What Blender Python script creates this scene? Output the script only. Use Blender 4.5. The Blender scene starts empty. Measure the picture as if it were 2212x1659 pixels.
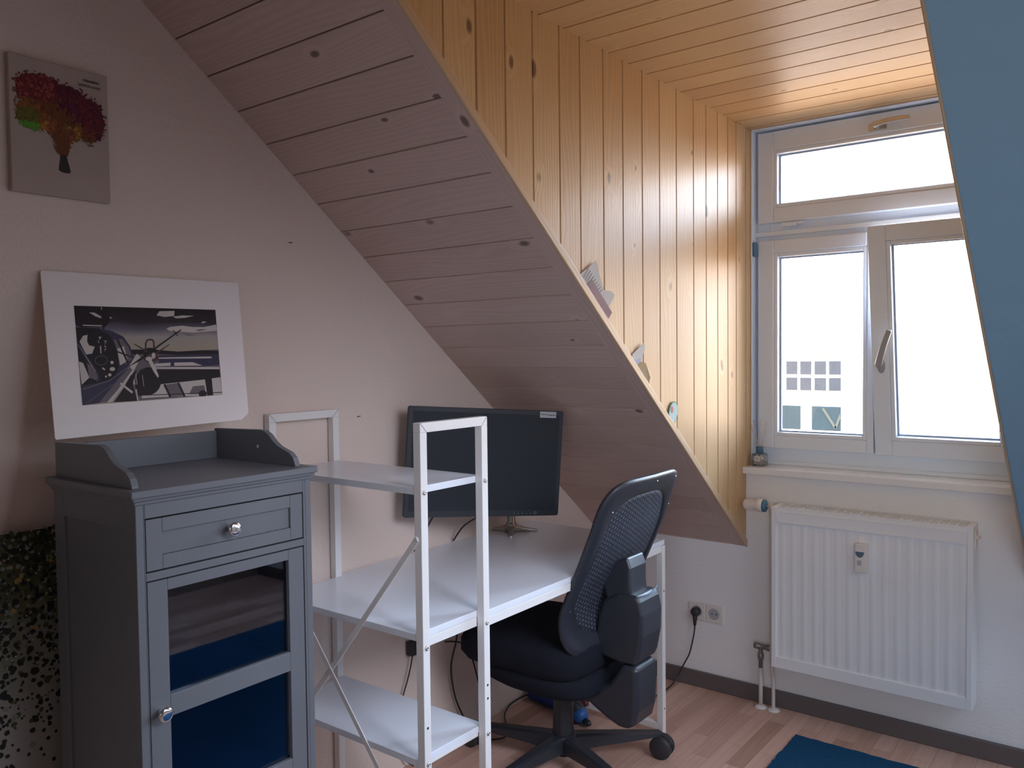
import bpy, bmesh, math, random
from mathutils import Vector, Matrix
C = bpy.context.scene.collection
PI = math.pi

# ---------------------------------------------------------------- camera
cd = bpy.data.cameras.new('camera')
cam = bpy.data.objects.new('camera', cd); C.objects.link(cam)
cd.sensor_width = 36.0; cd.sensor_fit = 'HORIZONTAL'
cd.lens = 36.0 * 1781.73 / 2212; cd.clip_start = 0.02; cd.clip_end = 500
R_ = Vector((0.7919, 0.61055, -0.01139)); U_ = Vector((-0.01367, 0.03637, 0.99924)); F_ = Vector((-0.6105, 0.79114, -0.03715))
cam.matrix_world = Matrix(((R_.x, U_.x, -F_.x, 2.05643), (R_.y, U_.y, -F_.y, -3.2837), (R_.z, U_.z, -F_.z, 1.45198), (0, 0, 0, 1)))
bpy.context.scene.camera = cam

# ---------------------------------------------------------------- world and light
SKY = 38.0
w = bpy.data.worlds.new('sky'); bpy.context.scene.world = w; w.use_nodes = True
nt = w.node_tree; nt.nodes.clear()
out = nt.nodes.new('ShaderNodeOutputWorld'); bg = nt.nodes.new('ShaderNodeBackground')
tc = nt.nodes.new('ShaderNodeTexCoord'); sp = nt.nodes.new('ShaderNodeSeparateXYZ'); rp = nt.nodes.new('ShaderNodeValToRGB')
nt.links.new(tc.outputs['Generated'], sp.inputs[0]); nt.links.new(sp.outputs['Z'], rp.inputs[0])
re_ = rp.color_ramp.elements      # street and houses below, bright warm horizon, blue sky above
re_[0].position = 0.0; re_[0].color = (0.22, 0.155, 0.105, 1); re_[1].position = 1.0; re_[1].color = (0.58, 0.76, 1.0, 1)
for p_, c_ in ((0.01, (0.35, 0.31, 0.28)), (0.18, (0.37, 0.345, 0.33)), (0.25, (0.60, 0.76, 0.98)), (0.45, (0.60, 0.76, 1.0))):
    x_ = re_.new(p_); x_.color = (*c_, 1)
nt.links.new(rp.outputs[0], bg.inputs[0]); bg.inputs[1].default_value = SKY
nt.links.new(bg.outputs[0], out.inputs[0])
# portal in the window opening (guides sky light sampling, gives no light of its own)
ld = bpy.data.lights.new('window_daylight', 'AREA'); ld.shape = 'RECTANGLE'; ld.size = 1.0; ld.size_y = 1.42
ld.cycles.is_portal = True
lo = bpy.data.objects.new('window_daylight', ld); C.objects.link(lo)
lo.location = (1.246, 0.30, 1.67); lo.rotation_euler = (math.radians(-90), 0, 0)
# fill lamps added out of view, behind and to the right of the camera
for nm_, loc, aim, sx, sy, pw, spread, col in (('rear_fill', (2.6, -4.4, 1.5), (1.45, 0, 1.1), 1.6, 1.3, 3.8, 58, (0.93, 0.97, 1.06)),
        ('side_fill', (2.9, -1.15, 1.45), (2.9, -1.775, 0.67), 1.2, 2.4, 31.0, 180, (0.80, 0.97, 1.2)), ('beam_fill', (2.45, -1.75, 1.95), (0.35, -1.15, 0.55), 1.2, 1.0, 7.0, 66, (0.95, 0.97, 1.15))):
    la = bpy.data.lights.new(nm_, 'AREA'); la.shape = 'RECTANGLE'; la.size = sx; la.size_y = sy; la.energy = pw; la.color = col; la.spread = math.radians(spread)
    lb_ = bpy.data.objects.new(nm_, la); C.objects.link(lb_); lb_.location = loc; lb_.rotation_euler = (Vector(aim) - Vector(loc)).to_track_quat('-Z', 'Y').to_euler()
sc = bpy.context.scene
sc.view_settings.view_transform = 'Standard'; sc.view_settings.look = 'None'
sc.view_settings.exposure = 0.0; sc.view_settings.gamma = 1.0; sc.view_settings.use_curve_mapping = False
sc.cycles.max_bounces = 12; sc.cycles.diffuse_bounces = 8; sc.cycles.transparent_max_bounces = 16
sc.cycles.use_denoising = True

# ---------------------------------------------------------------- materials
def new_mat(name):
    m = bpy.data.materials.new(name); m.use_nodes = True
    n = m.node_tree; n.nodes.clear()
    o = n.nodes.new('ShaderNodeOutputMaterial'); b = n.nodes.new('ShaderNodeBsdfPrincipled')
    n.links.new(b.outputs[0], o.inputs[0])
    return m, n, b
def N(n, t, **k):
    x = n.nodes.new(t)
    for a, v in k.items(): setattr(x, a, v)
    return x
def math_(n, op, a, b=None, c=None):
    x = N(n, 'ShaderNodeMath', operation=op)
    for i, v in enumerate((a, b, c)):
        if v is None: continue
        if isinstance(v, (int, float)): x.inputs[i].default_value = v
        else: n.links.new(v, x.inputs[i])
    return x.outputs[0]
def mix(n, fac, a, b, mode='MIX'):
    x = N(n, 'ShaderNodeMix', data_type='RGBA', blend_type=mode)
    for s, v in ((x.inputs[0], fac), (x.inputs[6], a), (x.inputs[7], b)):
        if isinstance(v, (int, float)): s.default_value = v
        elif isinstance(v, tuple): s.default_value = (*v[:3], 1)
        else: n.links.new(v, s)
    return x.outputs[2]
def plain(name, col, rough=0.5, metal=0.0, vary=0.06, scale=9.0, bump=0.0, bscale=200.0, spec=0.5, coat=0.0):
    m, n, b = new_mat(name)
    t = N(n, 'ShaderNodeTexCoord'); no = N(n, 'ShaderNodeTexNoise'); no.inputs['Scale'].default_value = scale; no.inputs['Detail'].default_value = 3
    n.links.new(t.outputs['Object'], no.inputs['Vector'])
    lo_ = tuple(c * (1 - vary) for c in col); hi = tuple(min(1, c * (1 + vary)) for c in col)
    n.links.new(mix(n, no.outputs['Fac'], lo_, hi), b.inputs['Base Color'])
    b.inputs['Roughness'].default_value = rough; b.inputs['Metallic'].default_value = metal
    b.inputs['Specular IOR Level'].default_value = spec; b.inputs['Coat Weight'].default_value = coat
    if bump:
        bn = N(n, 'ShaderNodeTexNoise'); bn.inputs['Scale'].default_value = bscale; bn.inputs['Detail'].default_value = 4
        n.links.new(t.outputs['Object'], bn.inputs['Vector'])
        bp_ = N(n, 'ShaderNodeBump'); bp_.inputs['Strength'].default_value = bump; bp_.inputs['Distance'].default_value = 0.002
        n.links.new(bn.outputs['Fac'], bp_.inputs['Height']); n.links.new(bp_.outputs[0], b.inputs['Normal'])
    return m
def pine(name, light, dark, knot, rough=0.38, coat=0.12, knots=0.85):
    """boards whose UV runs along the grain (u) and across it (v), in metres; each board has its own offset"""
    m, n, b = new_mat(name)
    uv = N(n, 'ShaderNodeUVMap'); s = N(n, 'ShaderNodeSeparateXYZ'); n.links.new(uv.outputs[0], s.inputs[0])
    def comb(ku, kv):
        c = N(n, 'ShaderNodeCombineXYZ'); n.links.new(math_(n, 'MULTIPLY', s.outputs[0], ku), c.inputs[0]); n.links.new(math_(n, 'MULTIPLY', s.outputs[1], kv), c.inputs[1]); return c.outputs[0]
    vo = N(n, 'ShaderNodeTexVoronoi'); vo.inputs['Scale'].default_value = 1.0; n.links.new(comb(5.6, 9.5), vo.inputs['Vector'])
    wob = N(n, 'ShaderNodeTexNoise'); wob.inputs['Scale'].default_value = 1.0; wob.inputs['Detail'].default_value = 3; n.links.new(comb(22, 60), wob.inputs['Vector'])
    dist = math_(n, 'ADD', vo.outputs['Distance'], math_(n, 'MULTIPLY', math_(n, 'SUBTRACT', wob.outputs['Fac'], 0.5), 0.06))
    sep = N(n, 'ShaderNodeSeparateColor'); n.links.new(vo.outputs['Color'], sep.inputs[0])
    has = math_(n, 'GREATER_THAN', sep.outputs[0], 1 - knots)
    rad = math_(n, 'MULTIPLY', math_(n, 'POWER', sep.outputs[1], 1.5), 0.085)
    rad = math_(n, 'ADD', rad, 0.06)
    rel = math_(n, 'DIVIDE', dist, rad)
    mr = N(n, 'ShaderNodeMapRange', interpolation_type='SMOOTHSTEP'); n.links.new(rel, mr.inputs[0]); mr.inputs[1].default_value = 0.6; mr.inputs[2].default_value = 1.25; mr.inputs[3].default_value = 1; mr.inputs[4].default_value = 0
    kmask = math_(n, 'MULTIPLY', mr.outputs[0], has)
    mr2 = N(n, 'ShaderNodeMapRange', interpolation_type='SMOOTHSTEP'); n.links.new(rel, mr2.inputs[0]); mr2.inputs[1].default_value = 0.8; mr2.inputs[2].default_value = 3.2; mr2.inputs[3].default_value = 1; mr2.inputs[4].default_value = 0
    halo = math_(n, 'MULTIPLY', mr2.outputs[0], has)
    warp = N(n, 'ShaderNodeTexNoise'); warp.inputs['Scale'].default_value = 1.0; warp.inputs['Detail'].default_value = 2; n.links.new(comb(1.1, 7.0), warp.inputs['Vector'])
    ph = math_(n, 'ADD', math_(n, 'MULTIPLY', s.outputs[1], 420.0), math_(n, 'MULTIPLY', warp.outputs['Fac'], 60.0))
    ph = math_(n, 'ADD', ph, math_(n, 'MULTIPLY', halo, 9.0))
    ring = math_(n, 'ADD', math_(n, 'MULTIPLY', math_(n, 'SINE', ph), 0.5), 0.5)
    fine = N(n, 'ShaderNodeTexNoise'); fine.inputs['Scale'].default_value = 1.0; fine.inputs['Detail'].default_value = 4; n.links.new(comb(6, 420), fine.inputs['Vector'])
    big = N(n, 'ShaderNodeTexNoise'); big.inputs['Scale'].default_value = 1.0; n.links.new(comb(0.35, 2.1), big.inputs['Vector'])
    f = math_(n, 'ADD', math_(n, 'MULTIPLY', ring, 0.28), math_(n, 'MULTIPLY', fine.outputs['Fac'], 0.45))
    f = math_(n, 'ADD', f, math_(n, 'MULTIPLY', math_(n, 'SUBTRACT', big.outputs['Fac'], 0.5), 1.1))
    f = math_(n, 'SUBTRACT', f, math_(n, 'MULTIPLY', halo, 0.25))
    col = mix(n, f, light, dark)
    col = mix(n, math_(n, 'MULTIPLY', kmask, 0.85), col, knot)
    n.links.new(col, b.inputs['Base Color'])
    n.links.new(math_(n, 'ADD', math_(n, 'MULTIPLY', fine.outputs['Fac'], 0.15), rough), b.inputs['Roughness'])
    b.inputs['Coat Weight'].default_value = coat; b.inputs['Coat Roughness'].default_value = 0.28
    bp_ = N(n, 'ShaderNodeBump'); bp_.inputs['Strength'].default_value = 0.25; bp_.inputs['Distance'].default_value = 0.0006
    n.links.new(math_(n, 'ADD', ring, fine.outputs['Fac']), bp_.inputs['Height']); n.links.new(bp_.outputs[0], b.inputs['Normal'])
    return m
def laminate():
    m, n, b = new_mat('laminate_floor')
    t = N(n, 'ShaderNodeTexCoord'); s = N(n, 'ShaderNodeSeparateXYZ'); n.links.new(t.outputs['Object'], s.inputs[0])
    c = N(n, 'ShaderNodeCombineXYZ'); n.links.new(s.outputs[1], c.inputs[0]); n.links.new(s.outputs[0], c.inputs[1])
    br = N(n, 'ShaderNodeTexBrick'); br.offset = 0.37; br.inputs['Scale'].default_value = 1.0
    br.inputs['Brick Width'].default_value = 0.42; br.inputs['Row Height'].default_value = 0.064; br.inputs['Mortar Size'].default_value = 0.0006; br.inputs['Bias'].default_value = 0
    br.inputs['Color1'].default_value = (0, 0, 0, 1); br.inputs['Color2'].default_value = (1, 1, 1, 1); br.inputs['Mortar'].default_value = (0.0, 0, 0, 1)
    n.links.new(c.outputs[0], br.inputs['Vector'])
    c2 = N(n, 'ShaderNodeCombineXYZ'); n.links.new(math_(n, 'MULTIPLY', s.outputs[1], 4.0), c2.inputs[0]); n.links.new(math_(n, 'MULTIPLY', s.outputs[0], 90.0), c2.inputs[1])
    n.links.new(math_(n, 'MULTIPLY', br.outputs['Color'], 7.0), c2.inputs[2])
    no = N(n, 'ShaderNodeTexNoise'); no.inputs['Scale'].default_value = 1; no.inputs['Detail'].default_value = 5; n.links.new(c2.outputs[0], no.inputs['Vector'])
    a = mix(n, no.outputs['Fac'], (0.60, 0.36, 0.28), (0.88, 0.64, 0.53))
    bb = mix(n, no.outputs['Fac'], (0.36, 0.20, 0.15), (0.60, 0.38, 0.29))
    col = mix(n, br.outputs['Color'], a, bb)
    col = mix(n, math_(n, 'MULTIPLY', br.outputs['Fac'], 0.6), col, (0.06, 0.03, 0.02))
    n.links.new(col, b.inputs['Base Color']); b.inputs['Roughness'].default_value = 0.42
    return m
def wallpaper(name, col, strength=0.5):
    m, n, b = new_mat(name)
    t = N(n, 'ShaderNodeTexCoord'); a = N(n, 'ShaderNodeTexNoise'); a.inputs['Scale'].default_value = 130; a.inputs['Detail'].default_value = 3
    v = N(n, 'ShaderNodeTexVoronoi'); v.inputs['Scale'].default_value = 95
    n.links.new(t.outputs['Object'], a.inputs['Vector']); n.links.new(t.outputs['Object'], v.inputs['Vector'])
    h = math_(n, 'SUBTRACT', a.outputs['Fac'], math_(n, 'MULTIPLY', v.outputs['Distance'], 0.5))
    bp_ = N(n, 'ShaderNodeBump'); bp_.inputs['Strength'].default_value = strength; bp_.inputs['Distance'].default_value = 0.004
    n.links.new(h, bp_.inputs['Height']); n.links.new(bp_.outputs[0], b.inputs['Normal'])
    l = N(n, 'ShaderNodeTexNoise'); l.inputs['Scale'].default_value = 2.0; n.links.new(t.outputs['Object'], l.inputs['Vector'])
    n.links.new(mix(n, l.outputs['Fac'], tuple(c * 0.97 for c in col), col), b.inputs['Base Color'])
    b.inputs['Roughness'].default_value = 0.85; b.inputs['Specular IOR Level'].default_value = 0.25
    return m
def glass(name, tint=(1, 1, 1), refl=0.08, dirt=0.0):
    m = bpy.data.materials.new(name); m.use_nodes = True; n = m.node_tree; n.nodes.clear()
    o = N(n, 'ShaderNodeOutputMaterial'); tr = N(n, 'ShaderNodeBsdfTransparent'); gl = N(n, 'ShaderNodeBsdfGlossy'); mx = N(n, 'ShaderNodeMixShader')
    tr.inputs[0].default_value = (*tint, 1); gl.inputs['Roughness'].default_value = 0.02
    fr = N(n, 'ShaderNodeFresnel'); fr.inputs[0].default_value = 1.45
    n.links.new(math_(n, 'ADD', fr.outputs[0], refl - 0.04), mx.inputs[0]); n.links.new(tr.outputs[0], mx.inputs[1]); n.links.new(gl.outputs[0], mx.inputs[2])
    last = mx.outputs[0]
    if dirt:
        df = N(n, 'ShaderNodeBsdfTranslucent'); df.inputs[0].default_value = (0.9, 0.93, 0.95, 1)
        t = N(n, 'ShaderNodeTexCoord'); no = N(n, 'ShaderNodeTexNoise'); no.inputs['Scale'].default_value = 220; no.inputs['Detail'].default_value = 4
        n.links.new(t.outputs['Object'], no.inputs['Vector'])
        m2 = N(n, 'ShaderNodeMixShader'); n.links.new(math_(n, 'MULTIPLY', no.outputs['Fac'], dirt), m2.inputs[0]); n.links.new(last, m2.inputs[1]); n.links.new(df.outputs[0], m2.inputs[2]); last = m2.outputs[0]
    n.links.new(last, o.inputs[0])
    return m
def dotted_mesh():
    m, n, b = new_mat('chair_net')
    uv = N(n, 'ShaderNodeUVMap'); br = N(n, 'ShaderNodeTexBrick'); br.offset = 0.5; br.inputs['Scale'].default_value = 1.0
    s = N(n, 'ShaderNodeSeparateXYZ'); c = N(n, 'ShaderNodeCombineXYZ'); n.links.new(uv.outputs[0], s.inputs[0]); n.links.new(s.outputs[1], c.inputs[0]); n.links.new(s.outputs[0], c.inputs[1])
    n.links.new(c.outputs[0], br.inputs['Vector'])
    br.inputs['Brick Width'].default_value = 0.0145; br.inputs['Row Height'].default_value = 0.0155; br.inputs['Mortar Size'].default_value = 0.0042; br.inputs['Mortar Smooth'].default_value = 0.5
    br.inputs['Color1'].default_value = (0.085, 0.097, 0.135, 1); br.inputs['Color2'].default_value = (0.06, 0.07, 0.105, 1); br.inputs['Mortar'].default_value = (0.022, 0.026, 0.036, 1)  # lighter dashes colour in the light showing through the net openings
    n.links.new(br.outputs['Color'], b.inputs['Base Color']); b.inputs['Roughness'].default_value = 0.6
    bp_ = N(n, 'ShaderNodeBump'); bp_.inputs['Strength'].default_value = 0.6; bp_.inputs['Distance'].default_value = 0.001; n.links.new(br.outputs['Fac'], bp_.inputs['Height']); n.links.new(bp_.outputs[0], b.inputs['Normal'])
    return m
def gradient_print():
    """print paper of the aircraft photograph: dark sky at the top fading to a pale horizon"""
    m, n, b = new_mat('print_sky')
    uv = N(n, 'ShaderNodeUVMap'); s = N(n, 'ShaderNodeSeparateXYZ'); n.links.new(uv.outputs[0], s.inputs[0])
    no = N(n, 'ShaderNodeTexNoise'); no.inputs['Scale'].default_value = 3; n.links.new(uv.outputs[0], no.inputs['Vector'])
    f = math_(n, 'ADD', s.outputs[1], math_(n, 'MULTIPLY', math_(n, 'SUBTRACT', no.outputs['Fac'], 0.5), 0.10))
    r = N(n, 'ShaderNodeValToRGB'); n.links.new(f, r.inputs[0]); e = r.color_ramp.elements
    e[0].position = 0.55; e[0].color = (0.42, 0.36, 0.28, 1); e[1].position = 0.98; e[1].color = (0.02, 0.018, 0.02, 1)
    x = e.new(0.68); x.color = (0.40, 0.36, 0.34, 1); x = e.new(0.76); x.color = (0.15, 0.14, 0.19, 1); x = e.new(0.84); x.color = (0.035, 0.03, 0.04, 1)
    n.links.new(r.outputs[0], b.inputs['Base Color']); b.inputs['Roughness'].default_value = 0.5
    return m
def canvas_ground():
    """painted canvas: dark green at the top running into bare pale ground at the bottom"""
    m, n, b = new_mat('canvas_paint')
    uv = N(n, 'ShaderNodeUVMap'); s = N(n, 'ShaderNodeSeparateXYZ'); n.links.new(uv.outputs[0], s.inputs[0])
    no = N(n, 'ShaderNodeTexNoise'); no.inputs['Scale'].default_value = 9; no.inputs['Detail'].default_value = 6; n.links.new(uv.outputs[0], no.inputs['Vector'])
    f = math_(n, 'ADD', s.outputs[1], math_(n, 'MULTIPLY', math_(n, 'SUBTRACT', no.outputs['Fac'], 0.5), 0.35))
    r = N(n, 'ShaderNodeValToRGB'); n.links.new(f, r.inputs[0]); e = r.color_ramp.elements
    e[0].position = 0.60; e[0].color = (0.33, 0.31, 0.29, 1); e[1].position = 0.97; e[1].color = (0.03, 0.04, 0.008, 1)
    x = e.new(0.76); x.color = (0.23, 0.23, 0.19, 1); x = e.new(0.86); x.color = (0.10, 0.105, 0.05, 1)
    n.links.new(r.outputs[0], b.inputs['Base Color']); b.inputs['Roughness'].default_value = 0.7
    return m

M = {}
M['pine'] = pine('varnished_pine', (0.64, 0.44, 0.23), (0.46, 0.26, 0.105), (0.11, 0.045, 0.02))
M['pine_slope'] = pine('glare_greyed_pine', (0.62, 0.47, 0.41), (0.44, 0.31, 0.26), (0.10, 0.05, 0.045), rough=0.40, coat=0.30, knots=0.7)  # same pine, greyed in its colour to carry the window glare
M['batten'] = pine('pine_batten', (0.60, 0.44, 0.28), (0.48, 0.31, 0.17), (0.2, 0.08, 0.03), knots=0.1)
M['groove'] = plain('groove', (0.05, 0.022, 0.012), 0.9)
M['groove_slope'] = plain('groove_dull', (0.04, 0.022, 0.02), 0.9)
M['floor'] = laminate()
M['wall_left'] = wallpaper('woodchip_wallpaper', (0.77, 0.645, 0.57))
M['wall'] = wallpaper('white_wall_paint', (0.86, 0.87, 0.88), 0.35)
M['glare_slope'] = plain('slope_glare_tint', (0.25, 0.42, 0.54), 0.6, bump=0.2, bscale=150)  # even blue-grey stands for window glare over the slope
M['unseen_dark'] = plain('darkened_unseen_plaster', (0.36, 0.30, 0.26), 0.9)  # unseen room surfaces, coloured dark to cut bounced light
M['skirting'] = plain('grey_skirting', (0.13, 0.11, 0.11), 0.5)
M['lacquer'] = plain('white_window_lacquer', (0.74, 0.83, 0.93), 0.3, vary=0.02)
M['gasket'] = plain('pane_seal', (0.30, 0.38, 0.52), 0.5)
M['sill'] = plain('white_sill_lacquer', (0.82, 0.84, 0.86), 0.14, vary=0.02)
M['pane'] = glass('window_glass', (0.97, 0.98, 0.98), 0.06, 0.0)
M['cab_glass'] = glass('cabinet_glass', (0.55, 0.62, 0.75), 0.05)
M['bottle_glass'] = glass('bottle_glass', (0.86, 0.88, 0.9), 0.2)
M['chrome'] = plain('chrome', (0.75, 0.75, 0.77), 0.12, 1.0, vary=0.02)
M['satin'] = plain('satin_steel', (0.62, 0.61, 0.58), 0.3, 1.0, vary=0.03)
M['radiator'] = plain('radiator_enamel', (0.84, 0.86, 0.88), 0.3, vary=0.02)
M['rad_dark'] = plain('radiator_inside', (0.12, 0.16, 0.19), 0.8)
M['plastic_white'] = plain('white_plastic', (0.78, 0.74, 0.70), 0.4, vary=0.02)
M['plastic_grey'] = plain('blue_grey_plastic', (0.10, 0.16, 0.22), 0.4)
M['pipe'] = plain('painted_pipe', (0.66, 0.62, 0.58), 0.4)
M['brass_dull'] = plain('dull_valve_metal', (0.28, 0.27, 0.26), 0.45, 0.6)
M['cab'] = plain('grey_cabinet_paint', (0.17, 0.18, 0.20), 0.42, vary=0.03, bump=0.05, bscale=300)
M['cab_in'] = plain('cabinet_inside_reflected_blue', (0.018, 0.028, 0.055), 0.7)  # grey inside, coloured dark blue like the rug reflected in the glass
M['cab_shelf'] = plain('cabinet_shelf_reflected_blue', (0.035, 0.075, 0.14), 0.6)  # reflected blue of the rug put into the shelf colour
M['steel_white'] = plain('white_powder_steel', (0.80, 0.79, 0.77), 0.32, vary=0.02)
M['board_white'] = plain('white_laminate_board', (0.78, 0.82, 0.88), 0.25, vary=0.02)
M['black_plastic'] = plain('black_plastic', (0.030, 0.032, 0.038), 0.42, vary=0.1)
M['monitor_plastic'] = plain('monitor_plastic', (0.020, 0.025, 0.033), 0.5)
M['screen'] = plain('dark_screen', (0.018, 0.024, 0.032), 0.55, spec=0.3)
M['chair_plastic'] = plain('black_chair_plastic', (0.028, 0.032, 0.042), 0.36, vary=0.1, bump=0.15, bscale=600)
M['chair_fabric'] = plain('black_chair_fabric', (0.012, 0.014, 0.022), 0.95, vary=0.2, bump=0.5, bscale=900, spec=0.2)
M['net'] = dotted_mesh()
M['rug'] = plain('blue_rug_pile', (0.015, 0.085, 0.19), 1.0, vary=0.4, scale=160, bump=1.0, bscale=500, spec=0.1)
M['mat_board'] = plain('pale_mat_board', (0.90, 0.84, 0.83), 0.8, vary=0.02)
M['print'] = gradient_print()
M['ink'] = plain('print_black', (0.018, 0.016, 0.022), 0.5)
M['ink_blue'] = plain('print_blue_black', (0.045, 0.045, 0.085), 0.5)
M['ink_grey'] = plain('print_grey', (0.16, 0.14, 0.16), 0.5)
M['ink_light'] = plain('print_light', (0.60, 0.54, 0.51), 0.5)
M['ink_brown'] = plain('print_brown', (0.09, 0.05, 0.055), 0.5)
M['canvas'] = plain('bare_canvas', (0.46, 0.37, 0.32), 0.8, vary=0.08, scale=5, bump=0.3, bscale=700)
M['canvas_paint'] = canvas_ground()
for k, c in dict(paint_red=(0.16, 0.012, 0.012), paint_pink=(0.30, 0.05, 0.05), paint_purple=(0.10, 0.008, 0.03), paint_orange=(0.26, 0.08, 0.012), paint_brown=(0.16, 0.045, 0.01), paint_green=(0.10, 0.30, 0.02), paint_olive=(0.13, 0.11, 0.01), paint_yellow=(0.40, 0.16, 0.02), paint_trunk=(0.035, 0.022, 0.02),
                 dot_black=(0.012, 0.014, 0.01), dot_olive=(0.07, 0.075, 0.03), dot_grey=(0.22, 0.24, 0.21), dot_tan=(0.38, 0.27, 0.10), dot_cream=(0.50, 0.48, 0.42)).items():
    M[k] = plain(k, c, 0.7)
M['paper'] = plain('newsprint', (0.62, 0.62, 0.60), 0.9, vary=0.05)
M['paper_ink'] = plain('newsprint_ink', (0.28, 0.28, 0.30), 0.9)
M['mauve'] = plain('mauve_card', (0.36, 0.26, 0.28), 0.8, vary=0.12, scale=30)
M['tan'] = plain('tan_card', (0.40, 0.30, 0.17), 0.8)
M['blue_paper'] = plain('pale_blue_paper', (0.50, 0.56, 0.70), 0.8)
M['badge'] = plain('pale_blue_badge', (0.42, 0.58, 0.60), 0.6)
M['badge_rim'] = plain('green_badge_rim', (0.10, 0.25, 0.12), 0.6)
M['badge_red'] = plain('red_badge_spot', (0.45, 0.14, 0.10), 0.6)
M['reed'] = plain('diffuser_reed', (0.62, 0.55, 0.48), 0.8)
M['blue_cap'] = plain('slate_blue_cap', (0.08, 0.20, 0.32), 0.4)
M['liquid'] = plain('diffuser_label', (0.5, 0.5, 0.52), 0.5)
M['blue_cloth'] = plain('blue_cloth', (0.012, 0.035, 0.16), 0.7, vary=0.35, scale=25, bump=0.6, bscale=60)
M['blue_bright'] = plain('bright_blue_plastic', (0.03, 0.14, 0.42), 0.45, vary=0.3, scale=40)
M['red_plastic'] = plain('dull_red_plastic', (0.14, 0.03, 0.035), 0.5)
M['facade'] = plain('white_facade', (0.86, 0.86, 0.86), 0.9, vary=0.01)
M['far_pane'] = plain('far_window_pane', (0.030, 0.030, 0.0315), 0.9, vary=0.15, scale=2, spec=0.0)
M['far_pane_low'] = plain('far_lower_window_pane', (0.019, 0.025, 0.026), 0.9, vary=0.2, scale=6, spec=0.0)
M['far_post'] = plain('pale_yellow_brace', (0.045, 0.044, 0.035), 0.9, spec=0.0)
M['nail'] = plain('dark_nail', (0.03, 0.03, 0.03), 0.5, 0.5)
M['label'] = plain('sticker_silver', (0.42, 0.43, 0.46), 0.5)
M['label_ink'] = plain('sticker_ink', (0.08, 0.08, 0.09), 0.6)
M['print_dim'] = plain('bezel_print', (0.16, 0.17, 0.19), 0.5)
M['hole'] = plain('drilled_hole', (0.005, 0.005, 0.006), 0.9)

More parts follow.
